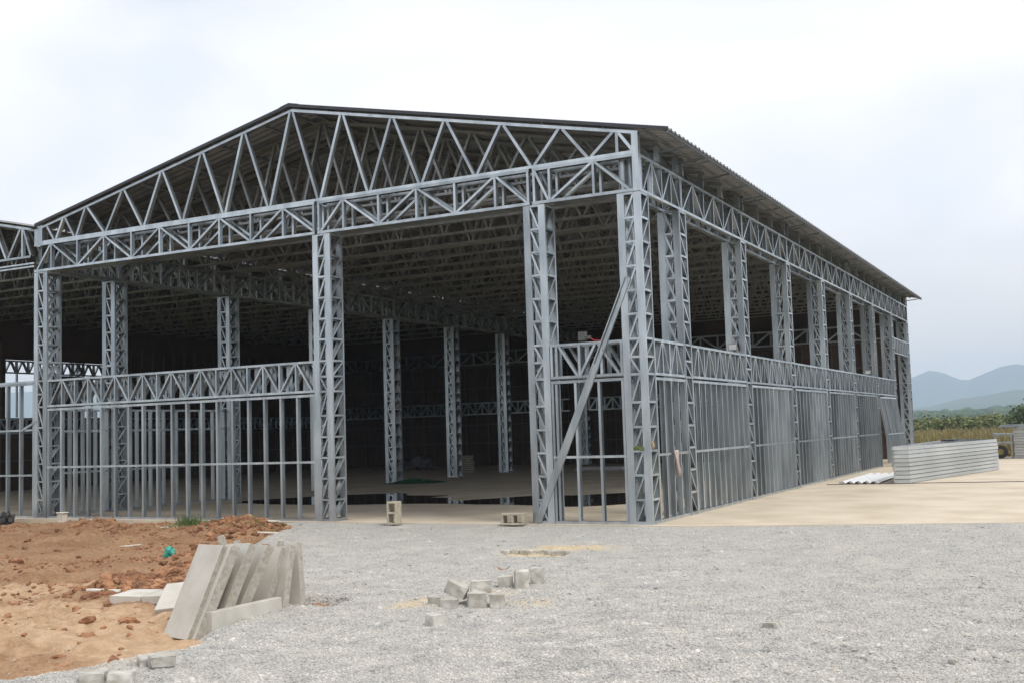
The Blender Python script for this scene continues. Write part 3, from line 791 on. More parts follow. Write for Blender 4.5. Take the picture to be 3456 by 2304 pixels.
for y in (0, COLY[2], COLY[3], COLY[4], COLY[5], COLY[6]): column(-28.5, y, 1, 1, False, annex)
column(-20.4, 0, 1, 1, False, annex)
# far wall: brown boards with two open bays under a lattice
mb = MB()
def wbox(y0, y1, z0, z1): mb.box((-28.12, y0, z0), (-28.05, y1, z1))
wbox(0, 29.2, 0, 2.58); wbox(0, 10.25, 2.58, 6.3); wbox(15.2, 29.2, 2.58, 6.3); wbox(11.75, 13.65, 2.58, 4.15); wbox(14.65, 15.2, 2.58, 4.6); wbox(10.25, 15.2, 4.66, 6.3)
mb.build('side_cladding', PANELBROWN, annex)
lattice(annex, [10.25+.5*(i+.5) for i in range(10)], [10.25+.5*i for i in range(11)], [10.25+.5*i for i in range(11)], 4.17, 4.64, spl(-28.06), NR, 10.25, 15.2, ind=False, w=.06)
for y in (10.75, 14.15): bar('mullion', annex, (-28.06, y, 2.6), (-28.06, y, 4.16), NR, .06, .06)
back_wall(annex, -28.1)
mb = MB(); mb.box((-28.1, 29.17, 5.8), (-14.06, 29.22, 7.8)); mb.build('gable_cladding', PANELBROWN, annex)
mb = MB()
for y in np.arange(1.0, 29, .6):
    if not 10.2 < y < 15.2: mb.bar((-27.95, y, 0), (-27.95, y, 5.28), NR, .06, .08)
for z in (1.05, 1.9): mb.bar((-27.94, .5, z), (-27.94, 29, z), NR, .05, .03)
mb.build('side_wall_frame', STUD_SHADED, annex)
for z0, z1, un in ((2.0, 2.55, .75),):
    n_ = int(28/un)
    lattice(annex, [.5+un*(i+.5) for i in range(n_)], [.5+un*i for i in range(n_+1)], [.5+un*.5*i for i in range(2*n_+1)], z0, z1, spl(-27.85), NR, .5, .5+un*n_, name='band_lattice', ind=False, w=.055, ch=.06)
# front of the bay further left is boarded beyond the frame
# ================================================================== LOOSE THINGS
# diagonal brace leaning on the front: an upper open channel spliced into a lower flat-faced one
br = empty('diagonal_brace', (-2.0, -.06, 0))
tag(br, 'long grey steel channel leaning diagonally across the narrow bay beside the doorway', 'brace')
A, B_, C_ = Vector((-2.02, -.012, .0)), Vector((-.92, -.012, 2.53)), Vector((-.20, -.012, 4.05))
dirv = (C_-A).normalized()
lo = link('lower_channel', unit_box('lower_channel', STEEL), br, bar_m(A, A+dirv*2.80, NF, .125, .035))
lo.matrix_basis = lo.matrix_basis
mbu = MB(); ua, ub = A+dirv*2.55, A+dirv*4.28
mbu.bar(ua+Vector((0, .024, 0)), ub+Vector((0, .024, 0)), NF, .108, .003, ch=False)
for sg in (-1, 1):
    off = Vector((dirv.z, 0, -dirv.x))*(.0545*sg)
    mbu.bar(ua+off-Vector((0, .006, 0)), ub+off-Vector((0, .006, 0)), NF, .005, .034, ch=False)
    off = Vector((dirv.z, 0, -dirv.x))*(.046*sg)
    mbu.bar(ua+off-Vector((0, .009, 0)), ub+off-Vector((0, .009, 0)), NF, .018, .003, ch=False)
mbu.build('upper_channel', STEEL, br)

# concrete blocks in the doorway
def hollow_block(name, M, label):
    Lb, Hh, Dd = .39, .19, .19; t = .034
    mb = MB()
    def ring(x0, x1):
        mb.box((x0, 0, 0), (x0+t, Hh, Dd)); mb.box((x1-t, 0, 0), (x1, Hh, Dd))
    mb.box((0, 0, 0), (Lb, t, Dd)); mb.box((0, Hh-t, 0), (Lb, Hh, Dd))
    for x in (0, Lb/2-t/2, Lb-t): mb.box((x, t+.0003, 0), (x+t, Hh-t-.0003, Dd))
    o = mb.build(name, BLOCK, None)
    o.matrix_basis = M
    bv = o.modifiers.new('bevel', 'BEVEL'); bv.width = .006; bv.segments = 1
    return tag(o, label, 'block', 'hollow blocks in the doorway')
h0 = grav_h(-4.55, -.42)
# upright: cells face the camera (local z -> -Y)
Rz = Matrix.Rotation(math.radians(4), 4, 'Z')
M1 = T(-4.50, -.26, -.003) @ Rz @ Matrix(((0, -1, 0, 0), (0, 0, -1, 0), (1, 0, 0, 0), (0, 0, 0, 1)))
hollow_block('concrete_block', M1, 'hollow concrete block standing upright on end in the doorway')
M2 = T(-2.54, -.14, -.003) @ Matrix.Rotation(math.radians(6), 4, 'Z') @ Matrix(((1, 0, 0, 0), (0, 0, -1, 0), (0, 1, 0, 0), (0, 0, 0, 1)))
hollow_block('concrete_block', M2, 'hollow concrete block lying on its side beside the narrow bay column')

# precast concrete slabs heaped on the soil
def slab_box(name, p0, s, w, L_, W_, t_, label, group='precast panels in the heap'):
    """p0 = foot of the narrow edge, s = direction along it (up), w = direction of width; thickness to the right of the edge"""
    s = s.normalized(); w = (w-w.dot(s)*s).normalized(); n = s.cross(w).normalized()
    M = Matrix(((n.x, w.x, s.x, p0.x), (n.y, w.y, s.y, p0.y), (n.z, w.z, s.z, p0.z), (0, 0, 0, 1)))
    bm = bmesh.new(); bmesh.ops.create_cube(bm, size=1)
    for v in bm.verts: v.co = Vector((v.co.x*t_, (v.co.y+.5)*W_, (v.co.z+.5)*L_))
    bmesh.ops.bevel(bm, geom=bm.edges[:], offset=.007, segments=2, affect='EDGES', profile=.6)
    for v in bm.verts: v.co += Vector([random.uniform(-.0015, .0015) for _ in range(3)])
    me = bpy.data.meshes.new(name); bm.to_mesh(me); bm.free()
    me.materials.append(CONC); me.materials.append(CONC_EDGE)
    for p in me.polygons:
        if p.normal.y < -.9: p.material_index = 1
    o = link(name, me, None, M)
    return tag(o, label, 'concrete slab', group)
RTv = Vector(RT); FH = Vector((math.sin(YAW), math.cos(YAW), 0))
def lean(bx_, by_, tx_, ty_, zb, dback, W_, t_, label, wl=-.5, wf=.87):
    b = at(bx_, by_, 2, zb)
    dep = (b-Vector(CAM)).dot(Vector(FW))+dback
    d = ray(tx_, ty_); tp = Vector(CAM+d*dep)
    return slab_box('precast_block', b, tp-b, RTv*wl+FH*wf, (tp-b).length, W_, t_, label)
zs = -.17
lean(437, 1472, 520, 1254, zs, .34, .40, .075, 'leftmost leaning concrete slab, its whole pale face showing', -.72, .69)
lean(456, 1474, 543, 1253, zs, .34, .48, .085, 'leaning concrete slab second from the left, rough edge facing out')
lean(502, 1462, 583, 1249, zs, .34, .48, .085, 'leaning concrete slab third from the left in the heap', -.6, .8)
lean(536, 1450, 622, 1254, zs, .36, .48, .085, 'leaning concrete slab fourth from the left, tilted most to the right', -.6, .8)
lean(606, 1432, 653, 1257, zs, .36, .50, .07, 'leaning concrete slab fifth from the left in the heap', -.8, .6)
lean(652, 1430, 673, 1250, zs, .36, .50, .07, 'leaning concrete slab sixth from the left, nearly upright', -.8, .6)
lean(700, 1420, 688, 1243, zs, .34, .52, .07, 'rightmost leaning concrete slab beside the small pit', -.85, .5)
lean(560, 1405, 506, 1229, zs, .25, .35, .07, 'concrete slab behind the heap with its corner peeking out on the left', -.3, .95)
lean(590, 1400, 543, 1240, zs, .25, .35, .07, 'concrete slab behind the heap peeking out between two leaning ones', -.3, .95)
lean(672, 1395, 645, 1238, zs, .25, .40, .06, 'concrete slab behind the heap peeking out near its right end', -.3, .95)
# one on its long edge in front
o = slab_box('precast_block', Vector((-.575, -9.25, -.165)), Vector((.02, 1, 0)), Vector((-.02, 0, 1)), .90, .235, .075, 'concrete slab standing on its long edge in front of the heap')
for p in o.data.polygons: p.material_index = 0
# flat ones on the left
def flat(cx, cy_, cz, L_, W_, t_, rz, rx, ry, label):
    M = T(cx, cy_, cz) @ Matrix.Rotation(math.radians(rz), 4, 'Z') @ Matrix.Rotation(math.radians(rx), 4, 'X') @ Matrix.Rotation(math.radians(ry), 4, 'Y')
    s = M.to_3x3() @ Vector((1, 0, 0)); w = M.to_3x3() @ Vector((0, 1, 0))
    o = slab_box('precast_block', Vector((cx, cy_, cz)), s, w, L_, W_, t_, label)
    for p in o.data.polygons: p.material_index = 0
    return o
flat(-2.93, -8.16, -.085, .36, .42, .085, 12, 2, 0, 'flat concrete slab lying farthest left on the soil')
flat(-2.56, -8.08, -.085, .36, .42, .085, 12, 2, -2, 'flat concrete slab lying second from the left, against its neighbour')
flat(-2.35, -7.70, -.06, .55, .40, .075, 40, 4, -6, 'concrete slab lying flat just behind the two at the left')
flat(-1.95, -8.50, -.12, .60, .45, .075, 28, 26, -6, 'tilted concrete slab lying half under the leftmost leaning one')

# granite setts
def sett(name, M, sx, sy, sz, label, seed):
    r = np.random.default_rng(seed)
    bm = bmesh.new(); bmesh.ops.create_cube(bm, size=1)
    for v in bm.verts:
        v.co = Vector(((v.co.x*sx)*(1+r.uniform(-.12, .12)), (v.co.y*sy)*(1+r.uniform(-.12, .12)), v.co.z*sz*(1+r.uniform(-.06, .06))+.5*sz))
    bmesh.ops.bevel(bm, geom=bm.edges[:], offset=.007, segments=1, affect='EDGES')
    bmesh.ops.subdivide_edges(bm, edges=bm.edges[:], cuts=1, use_grid_fill=True)
    for v in bm.verts: v.co += Vector(r.uniform(-.005, .005, 3))
    me = bpy.data.meshes.new(name); bm.to_mesh(me); bm.free(); me.materials.append(GRANITE)
    o = link(name, me, None, M)
    return tag(o, label, 'stone block', 'granite setts on the gravel')
def on_gravel(px, py, dz=0):
    p = at(px, py, 2, -.05); return p
def place(px, py, sx, sy, sz, rz, label, seed, dz=0.0, rx=0, ry=0, back=None):
    p = at(px, py, 2, -.05)
    c = p+FH*(sy*.5)
    z = (grav_h(c.x, c.y)-.008)+dz
    M = T(c.x, c.y, z) @ Matrix.Rotation(-YAW+math.radians(rz), 4, 'Z') @ Matrix.Rotation(math.radians(rx), 4, 'X') @ Matrix.Rotation(math.radians(ry), 4, 'Y')
    return sett('granite_sett', M, sx, sy, sz, label, seed)
place(999, 1439, .125, .135, .095, 38, 'lone granite block lying in front of the others', 1)
place(996, 1392, .10, .12, .09, 15, 'small granite block at the left end of the heap', 2)
place(1030, 1398, .155, .13, .09, -6, 'granite block at the front left of the heap, flat top catching light', 3)
place(1095, 1396, .165, .15, .135, 8, 'granite block at the bottom of the heap under a flat one', 4)
place(1143, 1393, .13, .13, .125, -5, 'granite block at the bottom right of the heap', 5)
place(1044, 1392, .20, .13, .12, -8, 'granite block tilted on top of the heap at its left', 6, dz=.085, ry=24)
place(1106, 1390, .20, .12, .10, 5, 'granite block lying across the top of two others', 7, dz=.128)
place(1162, 1350, .155, .13, .125, 0, 'rounded granite block, lowest of the three farther back', 8)
place(1199, 1352, .135, .13, .175, 8, 'tall granite block in the middle of the three farther back', 9)
place(1235, 1343, .135, .13, .17, -6, 'granite block at the right end of the three farther back', 10)
place(328, 1534, .13, .19, .07, 24, 'granite block at lower left, the farther of a touching pair', 11)
place(363, 1543, .17, .19, .075, 22, 'granite block at lower left, the nearer of a touching pair', 12)
place(205, 1572, .16, .13, .08, 12, 'granite block half cut off by the bottom edge, left one', 13)
place(272, 1571, .15, .13, .075, 5, 'granite block half cut off by the bottom edge, right one', 14)
# broken stones along the sunken sandy patch
for i in range(8):
    x = PIT[0]-.50+.125*i+random.uniform(-.02, .02); y = PIT[1]+.03+random.uniform(-.02, .02)-.02*abs(i-4)
    o = sett('kerb_stone', T(x, y, -.125) @ Matrix.Rotation(random.uniform(-.3, .3), 4, 'Z'), .11, .09, .07+random.uniform(0, .02), 'small grey stone, %s in the broken row along the sandy patch' % ('leftmost', 'second from left', 'third from left', 'fourth from left', 'fourth from right', 'third from right', 'second from right', 'rightmost')[i], 40+i)
    o['group'] = 'stones along the sandy patch'; o['category'] = 'stone'
# small rocks standing out of the gravel on the right
for i, (px, py, s) in enumerate(((1768, 1443, .055), (2222, 1458, .03), (2190, 1520, .04), (1985, 1508, .035))):
    p = at(px, py, 2, -.045)
    lab = ('dark angular rock standing out of the gravel', 'small rock on the gravel near the right edge', 'low flat rock at the lower right of the yard', 'small rock among the pale gravel at lower right')[i]
    o = sett('loose_rock', T(p.x, p.y, grav_h(p.x, p.y)-.012) @ Matrix.Rotation(.6*i, 4, 'Z'), s*1.6, s*1.2, s, lab, 60+i)
    o['group'] = 'rocks in the gravel'; o['category'] = 'rock'

# dry leaf
p = at(1157, 1312, 2, -.04)
mb = MB()
for s in (-1, 1):
    for i in range(3):
        a0, a1 = i/3, (i+1)/3
        def L_(t, e): return (p.x+RT[0]*s*.075*t, p.y+RT[1]*s*.075*t+e, p.z+.02+.04*t*t*(1.2 if s > 0 else 1))
        w0, w1 = .03*(1-abs(a0-.4)), .03*(1-abs(a1-.4))*(1 if i < 2 else .2)
        mb.quad(L_(a0, -w0), L_(a1, -w1), L_(a1, w1), L_(a0, w0))
tag(mb.build('dry_leaf', DRYLEAF), 'curled brown dry leaf on the gravel behind the stone blocks', 'leaf')

# crumpled cyan bag on the soil
def crumple(name, p, r, m, label, cat, seed, squash=(1, .7, 1), amp=.55):
    g = np.random.default_rng(seed)
    bm = bmesh.new(); bmesh.ops.create_icosphere(bm, subdivisions=3, radius=1)
    for v in bm.verts:
        q = v.co.copy()
        n1 = math.sin(q.x*3.1+seed)*math.cos(q.y*4.3+seed*2)*math.sin(q.z*3.7)+.5*math.sin(q.x*9+q.y*7)*math.cos(q.z*8+seed)
        k = 1+amp*n1*.6+g.uniform(-.1, .1)*amp
        v.co = Vector((q.x*squash[0]*r*k, q.y*squash[1]*r*k, max(-.6, q.z)*squash[2]*r*k))
    me = bpy.data.meshes.new(name); bm.to_mesh(me); bm.free(); me.materials.append(m)
    return tag(link(name, me, None, T(*p)), label, cat)
p = at(388, 1283, 2, -.14); crumple('plastic_bag', (p.x, p.y, soil_h(p.x, p.y)+.07), .09, CYAN, 'crumpled cyan green plastic bag lying on the red soil', 'bag', 3, (.85, .7, 1.1))
p = at(15, 1195, 1, -.45); crumple('rubbish_bag', (p.x, p.y, soil_h(p.x, p.y)+.10), .17, RUBBER, 'dark crumpled bag by the footing at the left edge', 'bag', 5, (1.1, .8, 1.0))
# pale post stub by the left corner column
p = at(143, 1195, 1, -.38)
mb = MB(); mb.box((p.x-.09, p.y-.06, -.2), (p.x+.09, p.y+.06, .14)); mb.box((p.x-.11, p.y-.08, .1402), (p.x+.11, p.y+.08, .165))
o = mb.build('concrete_stub', PLASTER); bv = o.modifiers.new('b', 'BEVEL'); bv.width = .012; bv.segments = 2
tag(o, 'pale concrete stub standing in front of the left corner column', 'post')
# scraps of plaster and boards by the footing
def scrap(px, py, L_, W_, t_, rz, label, z=-.16):
    p = at(px, 1195, 1, py) if py < 0 else at(px, py, 2, z)
    bm = bmesh.new(); bmesh.ops.create_cube(bm, size=1)
    for v in bm.verts: v.co = Vector((v.co.x*L_*(1+random.uniform(-.12, .12)), v.co.y*W_*(1+random.uniform(-.3, .3)), v.co.z*t_))
    bmesh.ops.bevel(bm, geom=bm.edges[:], offset=t_*.2, segments=1, affect='EDGES')
    me = bpy.data.meshes.new('plank'); bm.to_mesh(me); bm.free(); me.materials.append(PLASTER)
    return tag(link('plank', me, None, T(p.x, p.y, soil_h(p.x, p.y)+t_*.6) @ Matrix.Rotation(math.radians(rz), 4, 'Z') @ Matrix.Rotation(random.uniform(-.1, .1), 4, 'Y')), label, 'plank', 'scraps along the footing')
scrap(575, -.75, 1.2, .06, .03, 6, 'longest pale batten lying along the footing')
scrap(395, -.55, .8, .05, .03, 38, 'pale batten propped at a slant near the grass')
scrap(505, -.45, .42, .2, .05, 20, 'broken pale board by the footing beside the grass')
scrap(610, -1.3, .9, .07, .03, 40, 'pale batten lying at the gravel edge')
scrap(300, 1260, .35, .1, .03, 15, 'short pale scrap in the middle of the red soil')
scrap(240, 1372, .45, .06, .03, 5, 'thin pale scrap on the soil left of the flat panels')
# pipe ends by the footing
for i, (px, py) in enumerate(((553, -.42), (690, -.42))):
    p = at(px, 1200, 1, py)
    bm = bmesh.new()
    r1, r2, ln = .045, .037, .25
    vs = [[], [], [], []]
    for k in range(16):
        a_ = k/16*2*math.pi
        for j, (r_, yy_) in enumerate(((r1, 0), (r1, ln), (r2, ln), (r2, 0))): vs[j].append(bm.verts.new((r_*math.cos(a_), yy_, r_*math.sin(a_))))
    for k in range(16):
        k2 = (k+1) % 16
        for j in range(4): bm.faces.new((vs[j][k], vs[j][k2], vs[(j+1) % 4][k2], vs[(j+1) % 4][k]))
    bmesh.ops.recalc_face_normals(bm, faces=bm.faces)
    me = bpy.data.meshes.new('pipe'); bm.to_mesh(me); bm.free(); me.materials.append(RUBBER)
    tag(link('pipe', me, None, T(p.x, p.y, soil_h(p.x, p.y)+.05) @ Matrix.Rotation(.5*i-.2, 4, 'Z')), ('black pipe end poking out of the footing behind the soil mound', 'black pipe end lying where the gravel meets the footing')[i], 'pipe', 'pipe ends')
# grass by the footing
def tuft_mesh(name, spots, m, label):
    V = []; F = []
    for cx, cy_, n_, sp, h_ in spots:
        for _ in range(n_):
            x, y = random.gauss(cx, sp), random.gauss(cy_, sp*.45); z = soil_h(x, y)
            a_ = random.uniform(0, 6.28); hh_ = h_*random.uniform(.4, 1.1); w_ = .006; le = hh_*random.uniform(.1, .7); b_ = random.uniform(0, 6.28)
            k = len(V); dx, dy = math.cos(a_)*w_, math.sin(a_)*w_; lx_, ly_ = math.cos(b_)*le, math.sin(b_)*le
            V += [(x-dx, y-dy, z-.01), (x+dx, y+dy, z-.01), (x+dx*.7+lx_*.4, y+dy*.7+ly_*.4, z+hh_*.6), (x-dx*.7+lx_*.4, y-dy*.7+ly_*.4, z+hh_*.6), (x+lx_, y+ly_, z+hh_)]
            F += [(k, k+1, k+2, k+3), (k+3, k+2, k+4)]
    me = bpy.data.meshes.new(name); me.from_pydata(V, [], F); me.materials.append(m)
    return tag(link(name, me), label, 'grass', kind='stuff')
gp = [at(x, 1195, 1, y) for x, y in ((438, -.32), (470, -.7), (405, -.6), (590, -1.1), (645, -.3))]
tuft_mesh('grass_tufts', [(gp[0].x, gp[0].y, 260, .16, .22), (gp[1].x, gp[1].y, 260, .28, .09), (gp[2].x, gp[2].y, 120, .2, .10), (gp[3].x, gp[3].y, 120, .3, .06), (gp[4].x, gp[4].y, 60, .14, .08)], GRASS, 'green grass tufts along the footing of the left front wall')

# stacked frames on the apron
def frame_stack(name, poly, n, h, label, seed):
    r = random.Random(seed)
    root = empty(name, (poly[0][0], poly[0][1], 0)); tag(root, label, 'stack of frames', 'stacked wall frames on the apron')
    for i in range(n):
        mb = MB(); z0 = i*h+.002
        pj = [(x+r.uniform(-.012, .012), y+r.uniform(-.03, .03)) for x, y in poly]
        m_ = len(pj)
        cx_ = sum(p_[0] for p_ in pj)/m_; cy_ = sum(p_[1] for p_ in pj)/m_
        for k in range(m_):
            a_, b_ = Vector((*pj[k], z0+h*.5)), Vector((*pj[(k+1) % m_], z0+h*.5))
            nn = Vector((b_.y-a_.y, -(b_.x-a_.x), 0)).normalized()
            if nn.dot(Vector(((a_.x+b_.x)/2-cx_, (a_.y+b_.y)/2-cy_, 0))) < 0: nn = -nn
            # channel: web outside, two flanges
            mb.bar(a_, b_, nn, h*.84, .04, ch=False)
        # studs across
        for k in range(1, 12):
            t = k/12
            a_ = Vector((pj[1][0]+(pj[2][0]-pj[1][0])*t, pj[1][1]+(pj[2][1]-pj[1][1])*t, z0+h*.5)); b_ = Vector((pj[0][0]+(pj[3][0]-pj[0][0])*t, pj[0][1]+(pj[3][1]-pj[0][1])*t, z0+h*.5))
            mb.bar(a_.lerp(b_, .03), a_.lerp(b_, .97), (0, 0, 1), .042, h*.45)
        f = mb.build('wall_frame', STEEL_STACK, root)
    return root
frame_stack('frame_stack', [(1.87, 11.42), (2.23, 11.49), (3.71, 18.3), (2.30, 20.6)], 9, .098, 'long stack of galvanised wall frames on the apron beside the hangar', 3)
frame_stack('frame_stack', [(3.62, 27.4), (6.4, 27.0), (6.6, 29.2), (3.8, 29.5)], 11, .10, 'taller stack of wall frames at the right edge of the apron', 8)
mb = MB()
for i in range(3): mb.box((3.15+i*.02, 27.1+i*.05, 1.125+i*.03), (6.3, 28.2, 1.150+i*.03))
tag(mb.build('sheet_bundle', STEEL), 'thin bundle of sheets jutting out on top of the taller frame stack', 'sheets')
# low trestle frame and cable drum between the stacks
tr = empty('trestle', (3.35, 28.2, 0)); tag(tr, 'low steel trestle standing between the two frame stacks', 'trestle')
for x, y in ((2.95, 27.9), (3.5, 27.9), (2.95, 28.5), (3.5, 28.5)): bar('leg', tr, (x, y, 0), (x, y, .82), NF, .05, .05)
mb = MB(); mb.box((2.88, 27.85, .822), (3.6, 28.6, .90)); mb.box((2.9, 27.95, .52), (3.55, 28.45, .58)); mb.build('top', STEEL, tr)
bm = bmesh.new(); bmesh.ops.create_cone(bm, cap_ends=False, segments=20, radius1=.24, radius2=.24, depth=.22)
bmesh.ops.create_cone(bm, cap_ends=False, segments=20, radius1=.11, radius2=.11, depth=.22)
ri = [v for v in bm.verts if abs(v.co.xy.length-.24) < .01]; rj = [v for v in bm.verts if abs(v.co.xy.length-.11) < .01]
for zz in (-.11, .11):
    a_ = sorted([v for v in ri if abs(v.co.z-zz) < .01], key=lambda v: math.atan2(v.co.y, v.co.x)); b_ = sorted([v for v in rj if abs(v.co.z-zz) < .01], key=lambda v: math.atan2(v.co.y, v.co.x))
    for k in range(20): bm.faces.new((a_[k], a_[(k+1) % 20], b_[(k+1) % 20], b_[k]))
bmesh.ops.recalc_face_normals(bm, faces=bm.faces)
me = bpy.data.meshes.new('tyre'); bm.to_mesh(me); bm.free(); me.materials.append(RUBBER)
tag(link('tyre', me, None, T(3.14, 27.6, .242) @ Matrix.Rotation(math.pi/2, 4, 'X')), 'black tyre standing beside the trestle between the frame stacks', 'tyre')
# bundle on top of the long stack
mb = MB()
for i in range(4): mb.bar((2.56+.05*i, 15.6+.02*i, .886), (2.86+.05*i, 17.2-.1*i, .886), (0, 0, 1), .05, .0)if False else mb.box((2.45+.09*i, 16.0, .886), (2.52+.09*i, 17.6-.12*i, .925))
tag(mb.build('black_straps', RUBBER), 'small dark bundle of strips lying on the long frame stack', 'bundle')

# white corrugated sheets
V = []; F = []; nx, ny = 61, 2
for layer in range(2):
    k0 = len(V)
    for j in range(2):
        for i in range(nx):
            t = i/(nx-1); w = math.sin(t*2*math.pi*5)*.028
            a_ = Vector((.60, 11.24)).lerp(Vector((1.52, 11.42)), t)
            b_ = Vector((.55, 15.6)).lerp(Vector((1.50, 15.8)), t)
            q = a_.lerp(b_, j); V.append((q.x+.03*layer, q.y+.04*layer, .034+w+.012*layer))
    for i in range(nx-1): F.append((k0+i, k0+i+1, k0+nx+i+1, k0+nx+i))
me = bpy.data.meshes.new('corrugated_sheet'); me.from_pydata(V, [], F); me.materials.append(WHITE)
o = link('corrugated_sheet', me); so = o.modifiers.new('t', 'SOLIDIFY'); so.thickness = .006
tag(o, 'white corrugated roofing sheets lying on the apron next to the frame stack', 'roof sheet')

def tube(name, pts_, r_, m, label, cat, parent=None):
    cu = bpy.data.curves.new(name, 'CURVE'); cu.dimensions = '3D'; cu.bevel_depth = r_; cu.bevel_resolution = 2
    sp = cu.splines.new('NURBS'); sp.points.add(len(pts_)-1); sp.use_endpoint_u = True; sp.order_u = 3
    for i, q in enumerate(pts_): sp.points[i].co = (*q, 1)
    o = bpy.data.objects.new(name, cu)
    dg = bpy.context.evaluated_depsgraph_get()
    col.objects.link(o); bpy.context.view_layer.update()
    me = bpy.data.meshes.new_from_object(o.evaluated_get(bpy.context.evaluated_depsgraph_get()))
    bpy.data.objects.remove(o); me.materials.clear(); me.materials.append(m)
    return tag(link(name, me), label, cat)
tube('cable', [(.39, 10.95, .012), (.5, 10.8, .012), (.7, 11.1, .012), (1.2, 11.12, .012), (2.0, 11.22, .012), (3.2, 11.5, .012), (4.7, 11.75, .012), (7, 12.2, .012)], .008, RUBBER, 'thin dark cable running across the apron in front of the stack', 'cable')

# loose stud panel leaning against the far bay
lp = empty('stud_frame', (.32, 23.6, 0)); tag(lp, 'steel stud frame leaning outwards against the right wall near its far end', 'frame')
y0_, y1_ = COLY[6]+.45, COLY[7]-.05
def lpl(u, z): return (.36-.33*z/2.3, u, z)
nL = Vector((2.3, 0, .33)).normalized()
for z in (.03, 2.27): bar('track', lp, lpl(y0_, z), lpl(y1_, z), nL, .045, .09)
bar('rail', lp, Vector(lpl(y0_, 1.05))+nL*.004, Vector(lpl(y1_, 1.05))+nL*.004, nL, .04, .015, ch=False)
for i in range(11):
    u = y0_+.03+(y1_-y0_-.06)*i/10
    bar('stud', lp, lpl(u, .055), lpl(u, 2.245), nL, .04, .086)

# floodlights and fittings
def flood(loc, label, face=NF):
    root = empty('floodlight', loc); tag(root, label, 'floodlight', 'floodlights on the columns')
    x, y, z = loc
    mb = MB(); mb.box((x-.085, y-.05, z), (x+.085, y+.02, z+.13)); mb.build('housing', GREYP, root)
    mb = MB(); mb.box((x-.075, y-.056, z+.012), (x+.075, y-.0503, z+.118)); mb.build('glass', LAMPW, root)
    mb = MB(); mb.box((x-.02, y+.0203, z+.03), (x+.02, y+.12, z+.05)); mb.build('bracket', GREYP, root)
flood((-.22, COLY[2]-.13, 3.02), 'small white floodlight fixed low on the third right-hand column')
flood((-.22, COLY[6]-.13, 3.02), 'tiny floodlight fixed on a far right-hand column')
# drill box on the narrow bay lintel with a red cable
root = empty('power_tool', (-1.13, .05, 2.925)); tag(root, 'grey power tool resting on the lattice band of the narrow bay', 'tool')
mb = MB(); mb.box((-1.18, .02, 2.96), (-1.06, .12, 3.10)); mb.box((-1.10, .05, 2.98), (-.98, .10, 3.03)); mb.build('body', DARKP, root)
mb = MB(); mb.box((-1.15, .04, 2.925), (-1.09, .10, 2.9598)); mb.build('handle', RUBBER, root)
tube('red_cable', [(-.98, .07, 2.99), (-.93, .06, 2.95), (-.86, .06, 2.945), (-.80, .08, 2.935), (-.72, .08, 2.94)], .010, REDP, 'short red cable beside the power tool on the lattice band', 'cable')
# cloths
def cloth(name, top, wdt, ln, m, label, axis=(0, 1, 0), seed=1):
    g = random.Random(seed); V = []; F = []; nx, nz = 9, 12
    for j in range(nz):
        for i in range(nx):
            t = i/(nx-1)-.5; s = j/(nz-1)
            w_ = wdt*(1-.35*s+.15*math.sin(5*s+seed))
            fold = .035*math.sin(t*14+seed+s*2)*(.3+s)
            q = Vector(top)+Vector(axis)*(t*w_+.10*s*s)+Vector((.03+fold*.8, 0, -ln*s*(1-.25*abs(t+.1*math.sin(seed)))))
            V.append(tuple(q))
    for j in range(nz-1):
        for i in range(nx-1): k = j*nx+i; F.append((k, k+1, k+nx+1, k+nx))
    me = bpy.data.meshes.new(name); me.from_pydata(V, [], F); me.materials.append(m); me.polygons.foreach_set('use_smooth', [True]*len(F))
    o = link(name, me); so = o.modifiers.new('t', 'SOLIDIFY'); so.thickness = .004
    return tag(o, label, 'cloth')
cloth('cloth', (.0, 1.12, 1.13), .16, .45, CLOTH, 'pale pinkish cloth hanging over the rail of the first side bay')
crumple('glove', (-.02, .12, 1.235), .065, CLOTHO, 'tan glove tucked into the corner column lacing', 'glove', 9, (.6, .6, 1.1))
crumple('plant_sprig', (-.20, -.02, 1.19), .055, LEAF, 'green leafy sprig stuck in the corner column front', 'plant', 12, (1.3, .6, .7), .9)

# interior things
p = at(950, 1107, 2, 0.01)
V = []; F = []
for j in range(14):
    for i in range(30):
        a_ = i/30*2*math.pi; r_ = (j/13)
        x = p.x+1.05*r_*math.cos(a_)*(1+.12*math.sin(3*a_)); y = p.y+.8*r_*math.sin(a_)*(1+.15*math.sin(2*a_+1))
        V.append((x, y, .006+.13*(1-r_**1.5)*(.5+.5*math.sin(i*1.7+j*2.1))*(1 if j < 13 else 0)))
for j in range(13):
    for i in range(30): F.append((j*30+i, j*30+(i+1) % 30, (j+1)*30+(i+1) % 30, (j+1)*30+i))
me = bpy.data.meshes.new('tarpaulin'); me.from_pydata(V, [], F); me.materials.append(GREEN_T)
tag(link('tarpaulin', me), 'crumpled green tarpaulin spread on the hall floor', 'tarpaulin')
p = at(1056, 1085, 2, 0)
rt = empty('board_pile', (p.x, p.y, 0)); tag(rt, 'pile of pale boards beside an inner column at the back', 'boards')
for i in range(8):
    mb = MB(); dx = random.uniform(-.04, .04); mb.box((p.x-.3+dx, p.y-.3, .002+i*.085), (p.x+.25+dx, p.y+.7, .062+i*.085)); mb.build('board', BLOCK, rt)
p = at(960, 1080, 2, 0); crumple('debris_pile', (p.x, p.y, .28), .50, DARKP, 'dark heap of debris on the floor near the back wall', 'debris', 21, (1.3, .7, .7), .6)
p = at(1392, 1077, 2, 0)
mb = MB()
for i in range(3): mb.box((p.x-1.0+.05*i, p.y-.6, .003+i*.04), (p.x+1.0-.05*i, p.y+.6, .035+i*.04))
